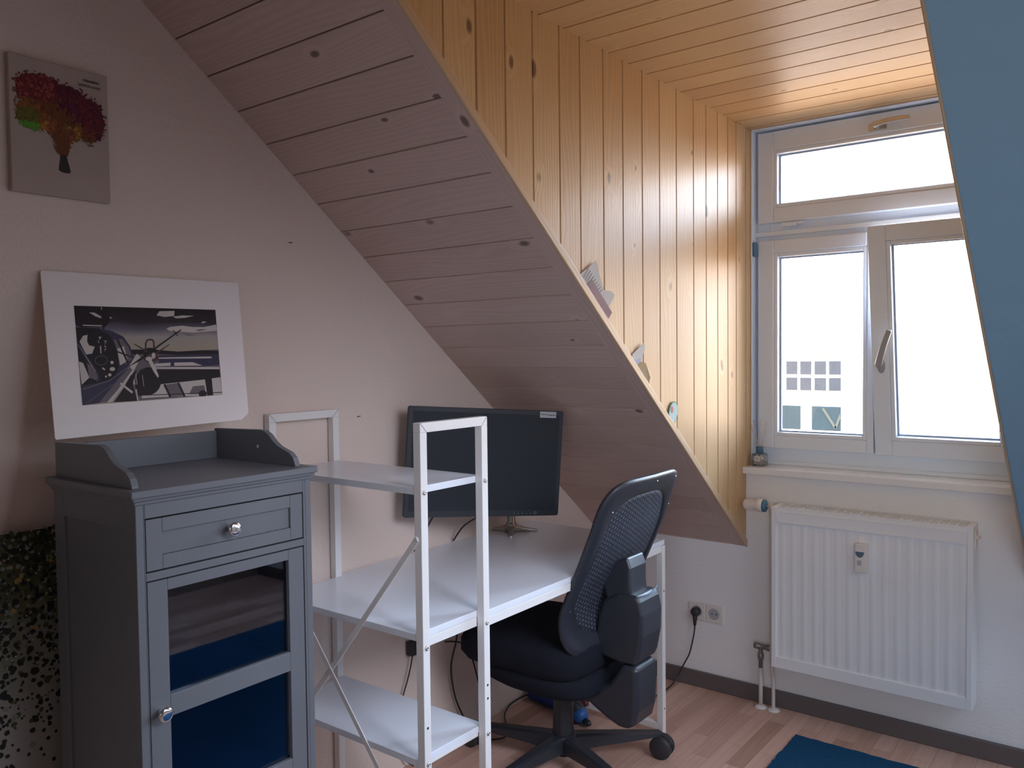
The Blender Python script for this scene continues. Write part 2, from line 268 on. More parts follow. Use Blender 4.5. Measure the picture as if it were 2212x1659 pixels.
# ---------------------------------------------------------------- mesh helpers
class MB:
    def __init__(s):
        s.bm = bmesh.new(); s.uv = s.bm.loops.layers.uv.new('UVMap'); s.mats = []
    def mi(s, m):
        if m not in s.mats: s.mats.append(m)
        return s.mats.index(m)
    def face(s, pts, m=None, uvs=None, smooth=False):
        vs = [s.bm.verts.new(p) for p in pts]
        f = s.bm.faces.new(vs); f.smooth = smooth
        if m: f.material_index = s.mi(m)
        if uvs:
            for l, u in zip(f.loops, uvs): l[s.uv].uv = u
        return f
    def box(s, a, b, m=None, mat=None):
        x0, y0, z0 = a; x1, y1, z1 = b
        P = [Vector(p) for p in ((x0, y0, z0), (x1, y0, z0), (x1, y1, z0), (x0, y1, z0), (x0, y0, z1), (x1, y0, z1), (x1, y1, z1), (x0, y1, z1))]
        if mat: P = [mat @ p for p in P]
        v = [s.bm.verts.new(p) for p in P]
        for q in ((0, 3, 2, 1), (4, 5, 6, 7), (0, 1, 5, 4), (1, 2, 6, 5), (2, 3, 7, 6), (3, 0, 4, 7)):
            f = s.bm.faces.new([v[i] for i in q])
            if m: f.material_index = s.mi(m)
    def prism(s, pts, off, m=None, smooth=False):
        """pts: closed 3D polygon; off: extrusion vector"""
        off = Vector(off); a = [s.bm.verts.new(Vector(p)) for p in pts]; b = [s.bm.verts.new(Vector(p) + off) for p in pts]
        fs = [s.bm.faces.new(a[::-1]), s.bm.faces.new(b)]
        k = len(a)
        for i in range(k):
            f = s.bm.faces.new((a[i], a[(i + 1) % k], b[(i + 1) % k], b[i])); f.smooth = smooth; fs.append(f)
        if m:
            for f in fs: f.material_index = s.mi(m)
    def rings(s, R, m=None, cap=True, smooth=True, closed=True):
        rows = [[s.bm.verts.new(p) for p in r] for r in R]
        k = len(rows[0])
        for i in range(len(rows) - 1):
            for j in range(k if closed else k - 1):
                f = s.bm.faces.new((rows[i][j], rows[i][(j + 1) % k], rows[i + 1][(j + 1) % k], rows[i + 1][j])); f.smooth = smooth
                if m: f.material_index = s.mi(m)
        if cap:
            for r in (rows[0][::-1], rows[-1]):
                f = s.bm.faces.new(r)
                if m: f.material_index = s.mi(m)
    def lathe(s, o, ax, prof, n=24, m=None, smooth=True):
        """prof: list of (distance along ax, radius)"""
        o = Vector(o); ax = Vector(ax).normalized(); t = ax.orthogonal().normalized(); b = ax.cross(t)
        s.rings([[o + ax * d + (t * math.cos(2 * PI * j / n) + b * math.sin(2 * PI * j / n)) * max(r, 1e-5) for j in range(n)] for d, r in prof], m, True, smooth)
    def tube(s, pts, r, n=8, m=None, sub=0):
        P = [Vector(p) for p in pts]
        if sub:
            Q = []
            for i in range(len(P) - 1):
                p0 = P[max(i - 1, 0)]; p1 = P[i]; p2 = P[i + 1]; p3 = P[min(i + 2, len(P) - 1)]
                for k in range(sub):
                    t = k / sub
                    Q.append(0.5 * ((2 * p1) + (p2 - p0) * t + (2 * p0 - 5 * p1 + 4 * p2 - p3) * t * t + (3 * p1 - p0 - 3 * p2 + p3) * t ** 3))
            P = Q + [P[-1]]
        R = []; up = None
        for i, p in enumerate(P):
            d = (P[min(i + 1, len(P) - 1)] - P[max(i - 1, 0)]).normalized()
            if up is None: up = d.orthogonal().normalized()
            up = (up - d * up.dot(d)).normalized(); q = d.cross(up)
            R.append([p + (up * math.cos(2 * PI * j / n) + q * math.sin(2 * PI * j / n)) * r for j in range(n)])
        s.rings(R, m)
    def bar(s, a, b, wv, tv, m=None):
        """flat bar from a to b, half-width vector wv, thickness vector tv"""
        a = Vector(a); b = Vector(b); wv = Vector(wv); tv = Vector(tv)
        s.prism([a - wv, b - wv, b + wv, a + wv], tv, m)
    def build(s, name, mat=None, parent=None, bevel=0, seg=2, smooth_angle=False):
        bm = s.bm
        bmesh.ops.recalc_face_normals(bm, faces=bm.faces)
        me = bpy.data.meshes.new(name); bm.to_mesh(me); bm.free()
        for m in (s.mats or ([mat] if mat else [])): me.materials.append(M[m])
        o = bpy.data.objects.new(name, me); C.objects.link(o)
        if parent is not None: o.parent = parent; o.matrix_parent_inverse = parent.matrix_world.inverted()
        if bevel:
            md = o.modifiers.new('bevel', 'BEVEL'); md.width = bevel; md.segments = seg; md.limit_method = 'ANGLE'; md.angle_limit = math.radians(40)
            md.harden_normals = False
        return o
def tag(o, label=None, cat=None, group=None, kind=None):
    if label: o['label'] = label
    if cat: o['category'] = cat
    if group: o['group'] = group
    if kind: o['kind'] = kind
    return o
def thing(name, label, cat, loc, group=None):
    o = bpy.data.objects.new(name, None); C.objects.link(o); o.location = loc; o.empty_display_size = 0.05
    o.matrix_world = Matrix.Translation(loc)
    return tag(o, label, cat, group)
def structure(o, label=None): return tag(o, label, None, None, 'structure')
def lerp(a, b, t): return a + (b - a) * t

ZK, SL, XD, XR, ZC = 0.6393, 0.8009, 0.7423, 1.7507, 2.363
ZM = 2.44                                     # flat ceiling of the main room
def sz(y): return ZK - SL * y                 # height of the roof slope at y

# ---------------------------------------------------------------- boards
rnd = random.Random(4)
def board(mb, A, B, D, E, n, m, depth=0.004, gap=0.0016, ch=0.0025):
    """board face A->B (one long edge), E->D (the other), n: normal towards the room; UV along the grain"""
    A, B, D, E, n = map(Vector, (A, B, D, E, n)); u0 = rnd.uniform(0, 40); v0 = rnd.uniform(0, 40)
    L = (B - A).normalized(); X = (E - A); X = (X - L * X.dot(L)); wd = X.length; X.normalize()
    def uv(p): q = p - A; return (u0 + q.dot(L), v0 + q.dot(X))
    a, b, d, e = A + X * gap, B + X * gap, D - X * gap, E - X * gap
    a2, b2, d2, e2 = a + X * ch, b + X * ch, d - X * ch, e - X * ch
    lo = -n * depth
    for q in ((a2, b2, d2, e2), (a + lo, b + lo, b2, a2), (e2, d2, d + lo, e + lo)):
        mb.face(q, m, [uv(p) for p in q])

# slope left of the dormer: horizontal boards, closed by a plain edge board beside the dormer
dirS = Vector((0, -1, SL)).normalized(); nS = Vector((0, -SL, -1)).normalized()
pitch = 0.119
def S(x, l): return Vector((x, 0, ZK)) + dirS * l
mb = MB()
Ltop = (ZM - ZK) / dirS.z
l = -0.06
off0 = ((0.0 - (-1.88)) / -dirS.y) % pitch
l = off0 - pitch
while l < Ltop:
    a, b = max(l, 0.0), min(l + pitch, Ltop)
    if b - a > 0.004:
        board(mb, S(0, a), S(0.696, a), S(0.696, b), S(0, b), nS, 'pine_slope', ch=0.0015, gap=0.0009)
    l += pitch
mb.face([S(0.696, 0), S(0.7423, 0), S(0.7423, Ltop), S(0.696, Ltop)], 'pine_slope', [(0, 5), (0, 5.046), (Ltop, 5.046), (Ltop, 5)])
mb.prism([S(0, 0) - nS * 0.004, S(0.7423, 0) - nS * 0.004, S(0.7423, Ltop) - nS * 0.004, S(0, Ltop) - nS * 0.004], -nS * 0.012, 'groove_slope')
structure(mb.build('ceiling'), 'sloping ceiling of horizontal pine boards left of the dormer')
# slope right of the dormer, window glare put into its colour
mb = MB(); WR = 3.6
mb.prism([S(XR, 0), S(WR, 0), S(WR, Ltop), S(XR, Ltop)], -nS * 0.02, 'glare_slope')
structure(mb.build('ceiling'), 'sloping ceiling right of the dormer, tinted blue-grey for window glare')
# roof behind both slopes
mb = MB()
for x0, x1 in ((-0.15, XD - 0.012), (XR + 0.012, WR + 0.15)):
    a, b = -0.3, Ltop + 0.2
    mb.prism([S(x0, a) - nS * 0.022, S(x1, a) - nS * 0.022, S(x1, b) - nS * 0.022, S(x0, b) - nS * 0.022], -nS * 0.2)
structure(mb.build('ceiling', 'unseen_dark'), 'roof build-up over the slopes')

# dormer cheeks: vertical pine boards
def cheek(x, nx, name, label):
    mb = MB(); ys = [0.13, 0.0, -0.10, -0.183, -0.28, -0.384, -0.491, -0.628, -0.753, -0.873, -0.998, -1.115, -1.244, -1.349, -1.475, -1.594, -1.71, -1.828, -1.95, -2.07, -2.152]
    for y0, y1 in zip(ys[:-1], ys[1:]):
        def bot(y): return sz(y) + 0.002 if y < 0 else ZK + 0.002
        board(mb, (x, y0, bot(y0)), (x, y0, ZC), (x, y1, ZC), (x, y1, bot(y1)), (nx, 0, 0), 'pine', ch=0.0022, gap=0.0015, depth=0.006)
    b = -nx * 0.006
    mb.prism([(x + b, 0.13, ZK + 0.004), (x + b, 0.13, ZC), (x + b, -2.149, ZC), (x + b, 0.0, ZK + 0.004)], (-nx * 0.008, 0, 0), 'groove')
    mb.prism([(x + 3 * b, 0.17, ZK + 0.06), (x + 3 * b, 0.17, ZC + 0.1), (x + 3 * b, -2.22, ZC + 0.1), (x + 3 * b, 0.0, ZK + 0.035)], (-nx * 0.1, 0, 0), 'unseen_dark')
    return structure(mb.build(name), label)
cheek(XD, 1, 'wall_dormer_left', 'dormer side wall of vertical pine boards')
cheek(XR, -1, 'wall_dormer_right', 'dormer side wall of vertical pine boards on the right')
# dormer ceiling: boards parallel to the window
mb = MB(); y = 0.14; pc = 0.122
while y > -2.25:
    y1 = max(y - pc, -2.26)
    board(mb, (XD, y, ZC), (XR, y, ZC), (XR, y1, ZC), (XD, y1, ZC), (0, 0, -1), 'pine', ch=0.0022, gap=0.0015, depth=0.006)
    y -= pc
mb.box((XD - 0.05, -2.26, ZC + 0.006), (XR + 0.05, 0.17, ZC + 0.012), 'groove')
mb.box((XD - 0.05, -2.26, ZC + 0.012), (XR + 0.05, 0.17, ZC + 0.15), 'unseen_dark')
structure(mb.build('ceiling'), 'flat dormer ceiling of pine boards')
# main flat ceiling behind
mb = MB(); mb.box((-0.15, -4.75, ZM), (WR + 0.15, -2.245, ZM + 0.15)); structure(mb.build('ceiling', 'unseen_dark'), 'flat unseen ceiling of the room, coloured dark')
# battens along the dormer edges
def batten(x, nx, name):
    mb = MB(); wdt = 0.026
    dn = Vector((0, SL, 1)).normalized()         # in the cheek plane, square to the edge
    for i in range(1):
        A = Vector((x, 0.0, ZK - 0.004)); B = Vector((x, -2.152, sz(-2.152)))
        L = (B - A).normalized(); u0 = 3.0
        P = [A, B, B + dn * wdt, A + dn * wdt]
        O = [p + Vector((nx * 0.007, 0, 0)) for p in P]
        uv = lambda p: (u0 + (p - A).dot(L), 0.5 + (p - A).dot(dn) + (p.x - x))
        for q in ((O[0], O[1], O[2], O[3]), (P[0], P[1], O[1], O[0]), (P[3], P[2], O[2], O[3]), (P[0], O[0], O[3], P[3])):
            mb.face(q, 'batten', [uv(p) for p in q])
    bmesh.ops.remove_doubles(mb.bm, verts=mb.bm.verts, dist=1e-5)
    return structure(mb.build(name, bevel=0.003), 'light pine edging along the slope')
batten(XD, 1, 'trim_1'); batten(XR, -1, 'trim_2')

# ---------------------------------------------------------------- walls and floor
mb = MB(); mb.box((-0.15, -4.75, -0.1), (WR + 0.15, 0.2, 0.0)); structure(mb.build('floor', 'floor'), 'reddish brown laminate floor')
mb = MB(); mb.box((-0.15, -4.75, 0), (0, 0.15, ZM + 0.15)); structure(mb.build('wall_left', 'wall_left'), 'white woodchip gable wall')
mb = MB(); ZS0 = 0.947
mb.box((0, 0, 0), (XD, 0.15, ZK + 0.05)); mb.box((XD, 0, 0), (XR, 0.17, ZS0)); mb.box((XR, 0, 0), (WR, 0.15, ZK + 0.05))
structure(mb.build('wall_window', 'wall'), 'white knee wall under the window')
mb = MB(); mb.box((-0.15, -4.75, 0), (WR + 0.15, -4.6, ZM)); structure(mb.build('wall_back', 'unseen_dark'))
mb = MB(); mb.box((WR, -4.6, 0), (WR + 0.15, 0.15, ZM)); structure(mb.build('wall_right', 'unseen_dark'))
mb = MB(); mb.box((0, -0.016, 0), (WR, 0, 0.068)); structure(mb.build('baseboard_window', 'skirting', bevel=0.004), 'dark skirting under the window wall')
mb = MB(); mb.box((XD - 0.02, -0.034, ZS0), (XR + 0.02, 0.0, 0.975)); mb.box((XD, 0.0, ZS0), (XR, 0.118, 0.975))
structure(mb.build('trim_3', 'sill', bevel=0.003), 'white window sill')

# ---------------------------------------------------------------- window
win = thing('window_1', 'white three-light window with the right casement tilted open', 'window', (1.246, 0.12, 0.975)); win['kind'] = 'structure'; del win['category']
def ring_frame(mb, x0, x1, z0, z1, X0, X1, Z0, Z1, ya, yb, m=None, T=None):
    """frame with outer rect x0..x1,z0..z1 and opening X0..X1,Z0..Z1"""
    for a, b in (((x0, ya, z0), (X0, yb, z1)), ((X1, ya, z0), (x1, yb, z1)), ((X0, ya, z0), (X1, yb, Z0)), ((X0, ya, Z1), (X1, yb, z1))):
        mb.box(a, b, m, T)
mb = MB()
ring_frame(mb, XD, XR, 0.975, ZC, 0.800, 1.695, 1.075, 2.32, 0.118, 0.175)
mb.box((0.80, 0.118, 1.885), (1.695, 0.175, 2.01)); mb.box((1.185, 0.12, 1.075), (1.265, 0.175, 1.885))
mb.box((XD, 0.098, 1.925), (XR, 0.118, 1.945)); mb.box((XD, 0.105, 0.975), (XR, 0.118, 0.992))
mb.box((XD, 0.052, 0.975), (XD + 0.006, 0.118, ZC - 0.006)); mb.box((XR - 0.006, 0.052, 0.975), (XR, 0.118, ZC - 0.006)); mb.box((XD, 0.052, ZC - 0.006), (XR, 0.118, ZC))
mb.build('window_frame', 'lacquer', win, bevel=0.003)
def sash(name, x0, x1, z0, z1, gx0, gx1, gz0, gz1, T=None):
    mb = MB(); y0 = 0.085
    ring_frame(mb, x0, x1, z0, z1, gx0 - 0.015, gx1 + 0.015, gz0 - 0.015, gz1 + 0.015, y0, y0 + 0.055, None, T)
    o = mb.build(name, 'lacquer', win, bevel=0.004)
    mb = MB(); ring_frame(mb, gx0 - 0.015, gx1 + 0.015, gz0 - 0.015, gz1 + 0.015, gx0, gx1, gz0, gz1, y0 + 0.003, y0 + 0.052, None, T)
    mb.build('glazing_bead', 'lacquer', o, bevel=0.003)
    mb = MB(); ring_frame(mb, gx0, gx1, gz0, gz1, gx0 + 0.006, gx1 - 0.006, gz0 + 0.006, gz1 - 0.006, y0 + 0.032, y0 + 0.044, None, T)
    mb.build('seal', 'gasket', o)
    mb = MB(); mb.box((gx0 + 0.001, y0 + 0.036, gz0 + 0.001), (gx1 - 0.001, y0 + 0.040, gz1 - 0.001), None, T)
    mb.build('pane', 'pane', o)
    return o
sash('casement_sash', 0.760, 1.218, 1.046, 1.905, 0.842, 1.177, 1.113, 1.836)
ts = sash('transom_sash', 0.760, 1.735, 1.977, 2.349, 0.840, 1.655, 2.053, 2.257)
ang = math.radians(8.6)
TT = Matrix.Translation((0, 0.085, 1.043)) @ Matrix.Rotation(ang, 4, 'X') @ Matrix.Translation((0, -0.085, -1.043))
rs = sash('tilted_sash', 1.225, 1.722, 1.043, 1.915, 1.302, 1.645, 1.117, 1.842, TT)
# handle on the tilted casement
hz = 1.395
mb = MB(); mb.prism([TT @ Vector((1.259 + 0.014 * math.cos(a), 0.085, hz + 0.03 * math.sin(a))) for a in [2 * PI * i / 24 for i in range(24)]], TT.to_3x3() @ Vector((0, -0.006, 0)), smooth=False)
mb.lathe(TT @ Vector((1.259, 0.083, hz + 0.012)), TT.to_3x3() @ Vector((0, -1, 0)), [(0, 0.010), (0.03, 0.009), (0.04, 0.011)], 20)
h = mb.build('handle', 'satin', rs); h['label'] = 'satin metal handle'
def lever(P0, d, side, n, L, w0, w1, th, bow=0.0):
    P0, d, side, n = (Vector(v).normalized() if i else Vector(v) for i, v in enumerate((P0, d, side, n)))
    left, right = [], []
    for i in range(9):
        t = i / 8; ww = lerp(w0, w1, t); c = P0 + d * L * t + side * (bow * math.sin(PI * t))
        left.append(c - side * ww); right.append(c + side * ww)
    cap = [P0 + (-d * math.sin(a) + side * math.cos(a)) * w0 for a in [PI * i / 8 for i in range(1, 8)]]
    mb = MB(); mb.prism(right[::-1] + cap + left, n * th); return mb
Q = TT.to_3x3()
g = Q @ Vector((0.32, 0, 1)).normalized()
lever(TT @ Vector((1.2595, 0.048, hz + 0.010)), g, Q @ Vector((1, 0, -0.32)), Q @ Vector((0, -1, 0)), 0.135, 0.0125, 0.010, 0.012, -0.003).build('lever', 'satin', h, bevel=0.003)
# transom handle
mb = MB(); mb.box((1.196, 0.077, 2.283), (1.262, 0.085, 2.311)); mb.lathe((1.225, 0.08, 2.298), (0, -1, 0), [(0, 0.011), (0.03, 0.009)], 16)
h = mb.build('handle', 'satin', ts, bevel=0.003); h['label'] = 'satin metal handle'
lever((1.225, 0.048, 2.298), (1, 0, 0.05), (0, 0, 1), (0, -1, 0), 0.125, 0.010, 0.008, 0.012, 0.004).build('lever', 'satin', h, bevel=0.003)
mb = MB(); mb.box((0.863, 0.075, 1.957), (0.92, 0.098, 1.972)); mb.lathe((0.92, 0.083, 1.968), (1, 0, 0), [(0, 0.006), (0.03, 0.006)], 12)
mb.build('stay', 'lacquer', win, bevel=0.002)
mb = MB(); mb.box((XD + 0.0065, 0.055, 1.842), (XD + 0.017, 0.083, 1.902)); o = mb.build('hinge', 'blue_cap', win, bevel=0.004); o['label'] = 'slate blue hinge cover'

# ---------------------------------------------------------------- house across the street
bd = thing('apartment_building', 'white house seen through the left casement with small square windows', 'building', (-13, 45, -9))
mb = MB(); mb.box((-24, 45.0, -9), (-9, 50, 1.12)); mb.build('facade', 'facade', bd)
mb = MB(); mb.box((-14.77, 44.9, 1.12), (-12.3, 45.2, 1.15)); mb.build('gutter', 'far_pane', bd)
xs = [(-15.75, -15.05), (-14.79, -14.14), (-13.98, -13.34), (-13.16, -12.51), (-12.35, -11.69)]
for x0, x1 in xs:
    for z0, z1 in ((0.03, 0.81), (-0.89, -0.15)):
        mb = MB(); mb.box((x0, 44.96, z0), (x1, 45.0, z1)); f = mb.build('window', 'far_pane', bd)
for x0, x1 in ((-15.2, -13.95), (-13.31, -11.68)):
    mb = MB(); mb.box((x0, 44.96, -3.18), (x1, 45.0, -1.79)); f = mb.build('window', 'far_pane_low', bd)
    if x0 > -14:
        mb = MB(); mb.bar((-12.68, 44.955, -1.90), (-11.97, 44.955, -3.0), (0.06, 0, 0.04), (0, -0.03, 0)); mb.bar((-11.97, 44.955, -3.0), (-11.68, 44.955, -2.2), (0.06, 0, -0.03), (0, -0.03, 0)); mb.build('brace', 'far_post', f)

# ---------------------------------------------------------------- radiator
ra = thing('radiator', 'white ribbed panel radiator on the wall under the window', 'radiator', (1.243, -0.08, 0.2))
X0, X1, YF, YB, Z0, Z1 = 0.897, 1.594, -0.130, -0.032, 0.208, 0.842
mb = MB(); nx = 240
prof = lambda x: -0.0021 * max(0.0, math.cos(2 * PI * (x - X0) / 0.0415)) ** 0.6 if math.cos(2 * PI * (x - X0) / 0.0415) > 0 else 0.0
cols = [lerp(X0 + 0.018, X1 - 0.018, i / nx) for i in range(nx + 1)]
zs = [(0.252, 0), (0.262, 1), (0.765, 1), (0.782, 0)]
rows = []
for z, f in zs: rows.append([Vector((x, YF + 0.007 + prof(x) * f, z)) for x in cols])
mb.rings(rows, None, cap=False, closed=False)
ring_frame(mb, X0, X1, Z0, Z1 - 0.004, X0 + 0.018, X1 - 0.018, 0.252, 0.782, YF, YF + 0.012)
mb.build('front_panel', 'radiator', ra, bevel=0.0015)
mb = MB(); ring_frame(mb, X0 + 0.018, X1 - 0.018, 0.782, 0.828, X0 + 0.03, X1 - 0.03, 0.79, 0.822, YF - 0.0025, YF)
mb.build('front_rib', 'radiator', ra, bevel=0.001)
for xa_ in (X0, X1 - 0.002): mb = MB(); mb.box((xa_, YF + 0.012, Z0), (xa_ + 0.002, YB, Z1 - 0.004)); mb.build('side_panel', 'radiator', ra)
mb = MB(); mb.box((X0, YB, Z0), (X1, YB + 0.004, Z1 - 0.004)); mb.build('back_panel', 'radiator', ra)
mb = MB(); mb.box((X0 + 0.003, YF + 0.013, Z0 + 0.05), (X1 - 0.003, YB - 0.001, Z1 - 0.02)); mb.build('convector', 'rad_dark', ra)
mb = MB(); n = 22
ring_frame(mb, X0, X1, 0, 0, 0, 0, 0, 0, 0, 0) if False else None
mb.box((X0, YF, Z1 - 0.004), (X1, YF + 0.006, Z1)); mb.box((X0, YB - 0.002, Z1 - 0.004), (X1, YB + 0.004, Z1))
mb.box((X0, YF + 0.006, Z1 - 0.004), (X0 + 0.022, YB - 0.002, Z1)); mb.box((X1 - 0.022, YF + 0.006, Z1 - 0.004), (X1, YB - 0.002, Z1))
for i in range(1, n): 
    x = lerp(X0 + 0.022, X1 - 0.022, i / n); mb.box((x - 0.0022, YF + 0.006, Z1 - 0.004), (x + 0.0022, YB - 0.002, Z1))
for yy in (-0.107, -0.082, -0.057): mb.box((X0 + 0.022, yy - 0.003, Z1 - 0.0045), (X1 - 0.022, yy + 0.003, Z1 - 0.0005))
mb.build('top_grille', 'radiator', ra)
mb = MB(); mb.box((1.214, YF - 0.022, 0.636), (1.257, YF + 0.004, 0.742))
hm = mb.build('heat_meter', 'plastic_white', ra, bevel=0.004); hm['label'] = 'small white heat meter clipped to the front'
mb = MB(); mb.prism([(1.2325 + 0.015 * math.cos(a), YF - 0.0225, 0.714 + 0.021 * math.sin(a)) for a in [PI + PI * i / 12 for i in range(13)]], (0, -0.0015, 0)); mb.build('display', 'plastic_grey', hm)
mb = MB(); mb.box((1.224, YF - 0.024, 0.664), (1.238, YF - 0.0215, 0.682)); mb.build('button', 'label', hm)
# valve, thermostat head and pipes
mb = MB(); mb.lathe((0.765, -0.081, 0.832), (1, 0, 0), [(0, 0.010), (0.002, 0.0155), (0.006, 0.017), (0.045, 0.0185), (0.058, 0.023), (0.064, 0.026), (0.080, 0.026), (0.081, 0.0235)], 28)
for k in range(12):
    a = 2 * PI * k / 12; mb.box((0.772, -0.0022, -0.0022), (0.805, 0.0022, 0.0022), None, Matrix.Translation((0, -0.081 + 0.0185 * math.cos(a), 0.832 + 0.0185 * math.sin(a))) @ Matrix.Rotation(a, 4, 'X'))
th = mb.build('thermostat_head', 'plastic_white', ra); th['label'] = 'white ridged thermostat head'
mb = MB(); mb.lathe((0.846, -0.081, 0.832), (1, 0, 0), [(0, 0.0245), (0.010, 0.0235), (0.013, 0.018), (0.016, 0.006)], 24); mb.build('collar', 'blue_cap', th)
mb = MB(); mb.lathe((0.862, -0.081, 0.832), (1, 0, 0), [(0, 0.006), (0.036, 0.006)], 12); mb.lathe((0.879, -0.081, 0.843), (0, 0, -1), [(0, 0.009), (0.045, 0.009), (0.046, 0.007), (0.06, 0.007)], 14)
mb.build('valve', 'pipe', ra)
mb = MB(); mb.tube([(0.879, -0.081, 0.80), (0.879, -0.081, 0.5), (0.879, -0.075, 0.2), (0.879, -0.060, 0.12), (0.879, -0.058, 0.0)], 0.0072, 12, sub=6); mb.build('pipe', 'pipe', ra)
mb = MB(); mb.tube([(0.826, -0.056, 0.0), (0.826, -0.056, 0.165)], 0.0085, 12); mb.build('pipe', 'pipe', ra)
mb = MB(); mb.lathe((0.826, -0.056, 0.165), (0, 0, 1), [(0, 0.008), (0.035, 0.008), (0.036, 0.012), (0.058, 0.012), (0.06, 0.008), (0.085, 0.008)], 14)
mb.lathe((0.800, -0.056, 0.252), (1, 0, 0), [(0, 0.012), (0.016, 0.013), (0.018, 0.010), (0.05, 0.0105), (0.052, 0.013), (0.068, 0.013), (0.07, 0.009), (0.1, 0.009)], 16)
mb.build('return_valve', 'brass_dull', ra)
for x, r in ((0.826, 0.026), (0.879, 0.026)):
    mb = MB(); mb.lathe((x, -0.056, 0.0005), (0, 0, 1), [(0, r), (0.004, r), (0.010, 0.014), (0.012, 0.0095)], 24); mb.build('pipe_rosette', 'plastic_white', ra)
mb = MB(); mb.lathe((X1 - 0.001, -0.075, 0.80), (1, 0, 0), [(0, 0.009), (0.008, 0.009), (0.009, 0.0045), (0.016, 0.0045)], 12); mb.box((X1, -0.095, 0.765), (X1 + 0.003, -0.060, 0.825)); mb.build('air_vent', 'plastic_white', ra)

# ---------------------------------------------------------------- wall socket and cord
so = thing('wall_socket', 'white double wall socket left of the radiator', 'socket', (0.565, 0, 0.33))
for x0, x1 in ((0.487, 0.5645), (0.5655, 0.643)):
    cx = (x0 + x1) / 2
    mb = MB(); mb.box((x0, -0.009, 0.291), (x1, 0.0, 0.369)); pl = mb.build('cover_plate', 'plastic_white', so, bevel=0.003)
    mb = MB(); mb.lathe((cx, -0.0092, 0.33), (0, -1, 0), [(0, 0.024), (0.0015, 0.024), (0.0016, 0.0205), (0.0003, 0.020)], 28); ins = mb.build('insert', 'label', pl)
    for dx in (-0.0095, 0.0095):
        mb = MB(); mb.lathe((cx + dx, -0.0095, 0.33), (0, -1, 0), [(0, 0.003), (0.0006, 0.003)], 10); mb.build('pin_hole', 'hole', pl)
co = thing('mains_cable', 'black power cord plugged into the wall socket and trailing to the floor', 'cord', (0.5257, -0.03, 0.33))
mb = MB(); mb.lathe((0.5257, -0.0115, 0.33), (0, -1, 0), [(0, 0.019), (0.022, 0.019), (0.028, 0.015), (0.030, 0.005)], 24)
mb.lathe((0.5255, -0.026, 0.325), (-0.05, 0, -1), [(0, 0.012), (0.025, 0.0095), (0.055, 0.0055)], 14); mb.build('plug', 'black_plastic', co)
mb = MB(); mb.tube([(0.5235, -0.026, 0.275), (0.520, -0.028, 0.233), (0.501, -0.030, 0.148), (0.479, -0.035, 0.100), (0.450, -0.05, 0.035), (0.440, -0.10, 0.006), (0.433, -0.24, 0.005), (0.40, -0.36, 0.005), (0.36, -0.42, 0.005), (0.33, -0.47, 0.005)], 0.0032, 8, sub=6); mb.build('cable', 'black_plastic', co)

# ---------------------------------------------------------------- reed diffuser on the sill
rd = thing('reed_diffuser', 'small glass reed diffuser on the left end of the window sill', 'diffuser', (0.785, 0.04, 0.975))
def roundrect(cx, cy, hx, hy, r, n=5):
    P = []
    for sx, sy, a0 in ((1, 1, 0), (-1, 1, 90), (-1, -1, 180), (1, -1, 270)):
        for k in range(n + 1):
            a = math.radians(a0 + 90 * k / n); P.append((cx + sx * (hx - r) + r * math.cos(a), cy + sy * (hy - r) + r * math.sin(a)))
    return P
dx, dy = 0.785, 0.040
mb = MB(); mb.rings([[Vector((x, y, z)) for x, y in roundrect(dx, dy, hw, hw, 0.007)] for z, hw in ((0.9752, 0.024), (0.978, 0.0265), (1.018, 0.0265), (1.0245, 0.024), (1.0255, 0.012), (1.0255, 0.0105))])
mb.build('bottle', 'bottle_glass', rd)
mb = MB(); mb.rings([[Vector((x, y, z)) for x, y in roundrect(dx, dy, hw, hw, 0.005)] for z, hw in ((0.9815, 0.021), (0.995, 0.021), (0.9955, 0.02))]); mb.build('scented_oil', 'liquid', rd)
mb = MB(); mb.box((dx - 0.011, dy - 0.0275, 0.996), (dx + 0.011, dy - 0.0268, 1.016)); lb = mb.build('label', 'plastic_white', rd)
mb = MB()
for zz in (1.011, 1.0065, 1.001): mb.box((dx - 0.008, dy - 0.0278, zz - 0.0009), (dx + 0.008, dy - 0.0274, zz + 0.0009))
mb.build('label_print', 'label_ink', lb)
mb = MB(); mb.lathe((dx, dy, 1.0255), (0, 0, 1), [(0, 0.015), (0.028, 0.015), (0.029, 0.0135), (0.029, 0.009)], 24); mb.build('cap', 'blue_cap', rd)
for tx, ty, tz in ((-0.040, 0.0, 1.158), (-0.031, 0.012, 1.163), (-0.001, 0.01, 1.166), (0.030, -0.004, 1.160)):
    mb = MB(); mb.tube([(dx + tx * -0.12, dy + ty * -0.1, 0.99), (dx + tx, dy + ty, tz)], 0.0016, 8); mb.build('reed', 'reed', rd)

# ---------------------------------------------------------------- papers tucked behind the dormer edging
XP = XD + 0.0022
def sheet(name, pts, m, label, cat, dx=0.0, parent=None, curl=0.0):
    pts = [(y, max(z, sz(y) + 0.010)) for y, z in pts]
    P = [Vector((XP + dx * min(1, max(0.25, (z - sz(y) - 0.02) / 0.03)) + curl * max(0, z - sz(y) - 0.035), y, z)) for y, z in pts]
    mb = MB(); mb.prism(P, (0.0008, 0, 0), m); o = mb.build(name, None, parent)
    if label: tag(o, label, cat)
    return o
nw = sheet('newspaper_clipping', [(-1.275, 1.655), (-1.262, 1.676), (-1.218, 1.700), (-1.178, 1.724), (-1.166, 1.712), (-1.160, 1.690), (-1.148, 1.672), (-1.136, 1.650), (-1.128, 1.640), (-1.118, 1.638), (-1.095, 1.640), (-1.068, 1.628), (-1.086, 1.604), (-1.104, 1.586), (-1.18, 1.585)], 'paper', 'torn newspaper clipping tucked behind the light wooden edging', 'paper', 0.0, None, 0.06)
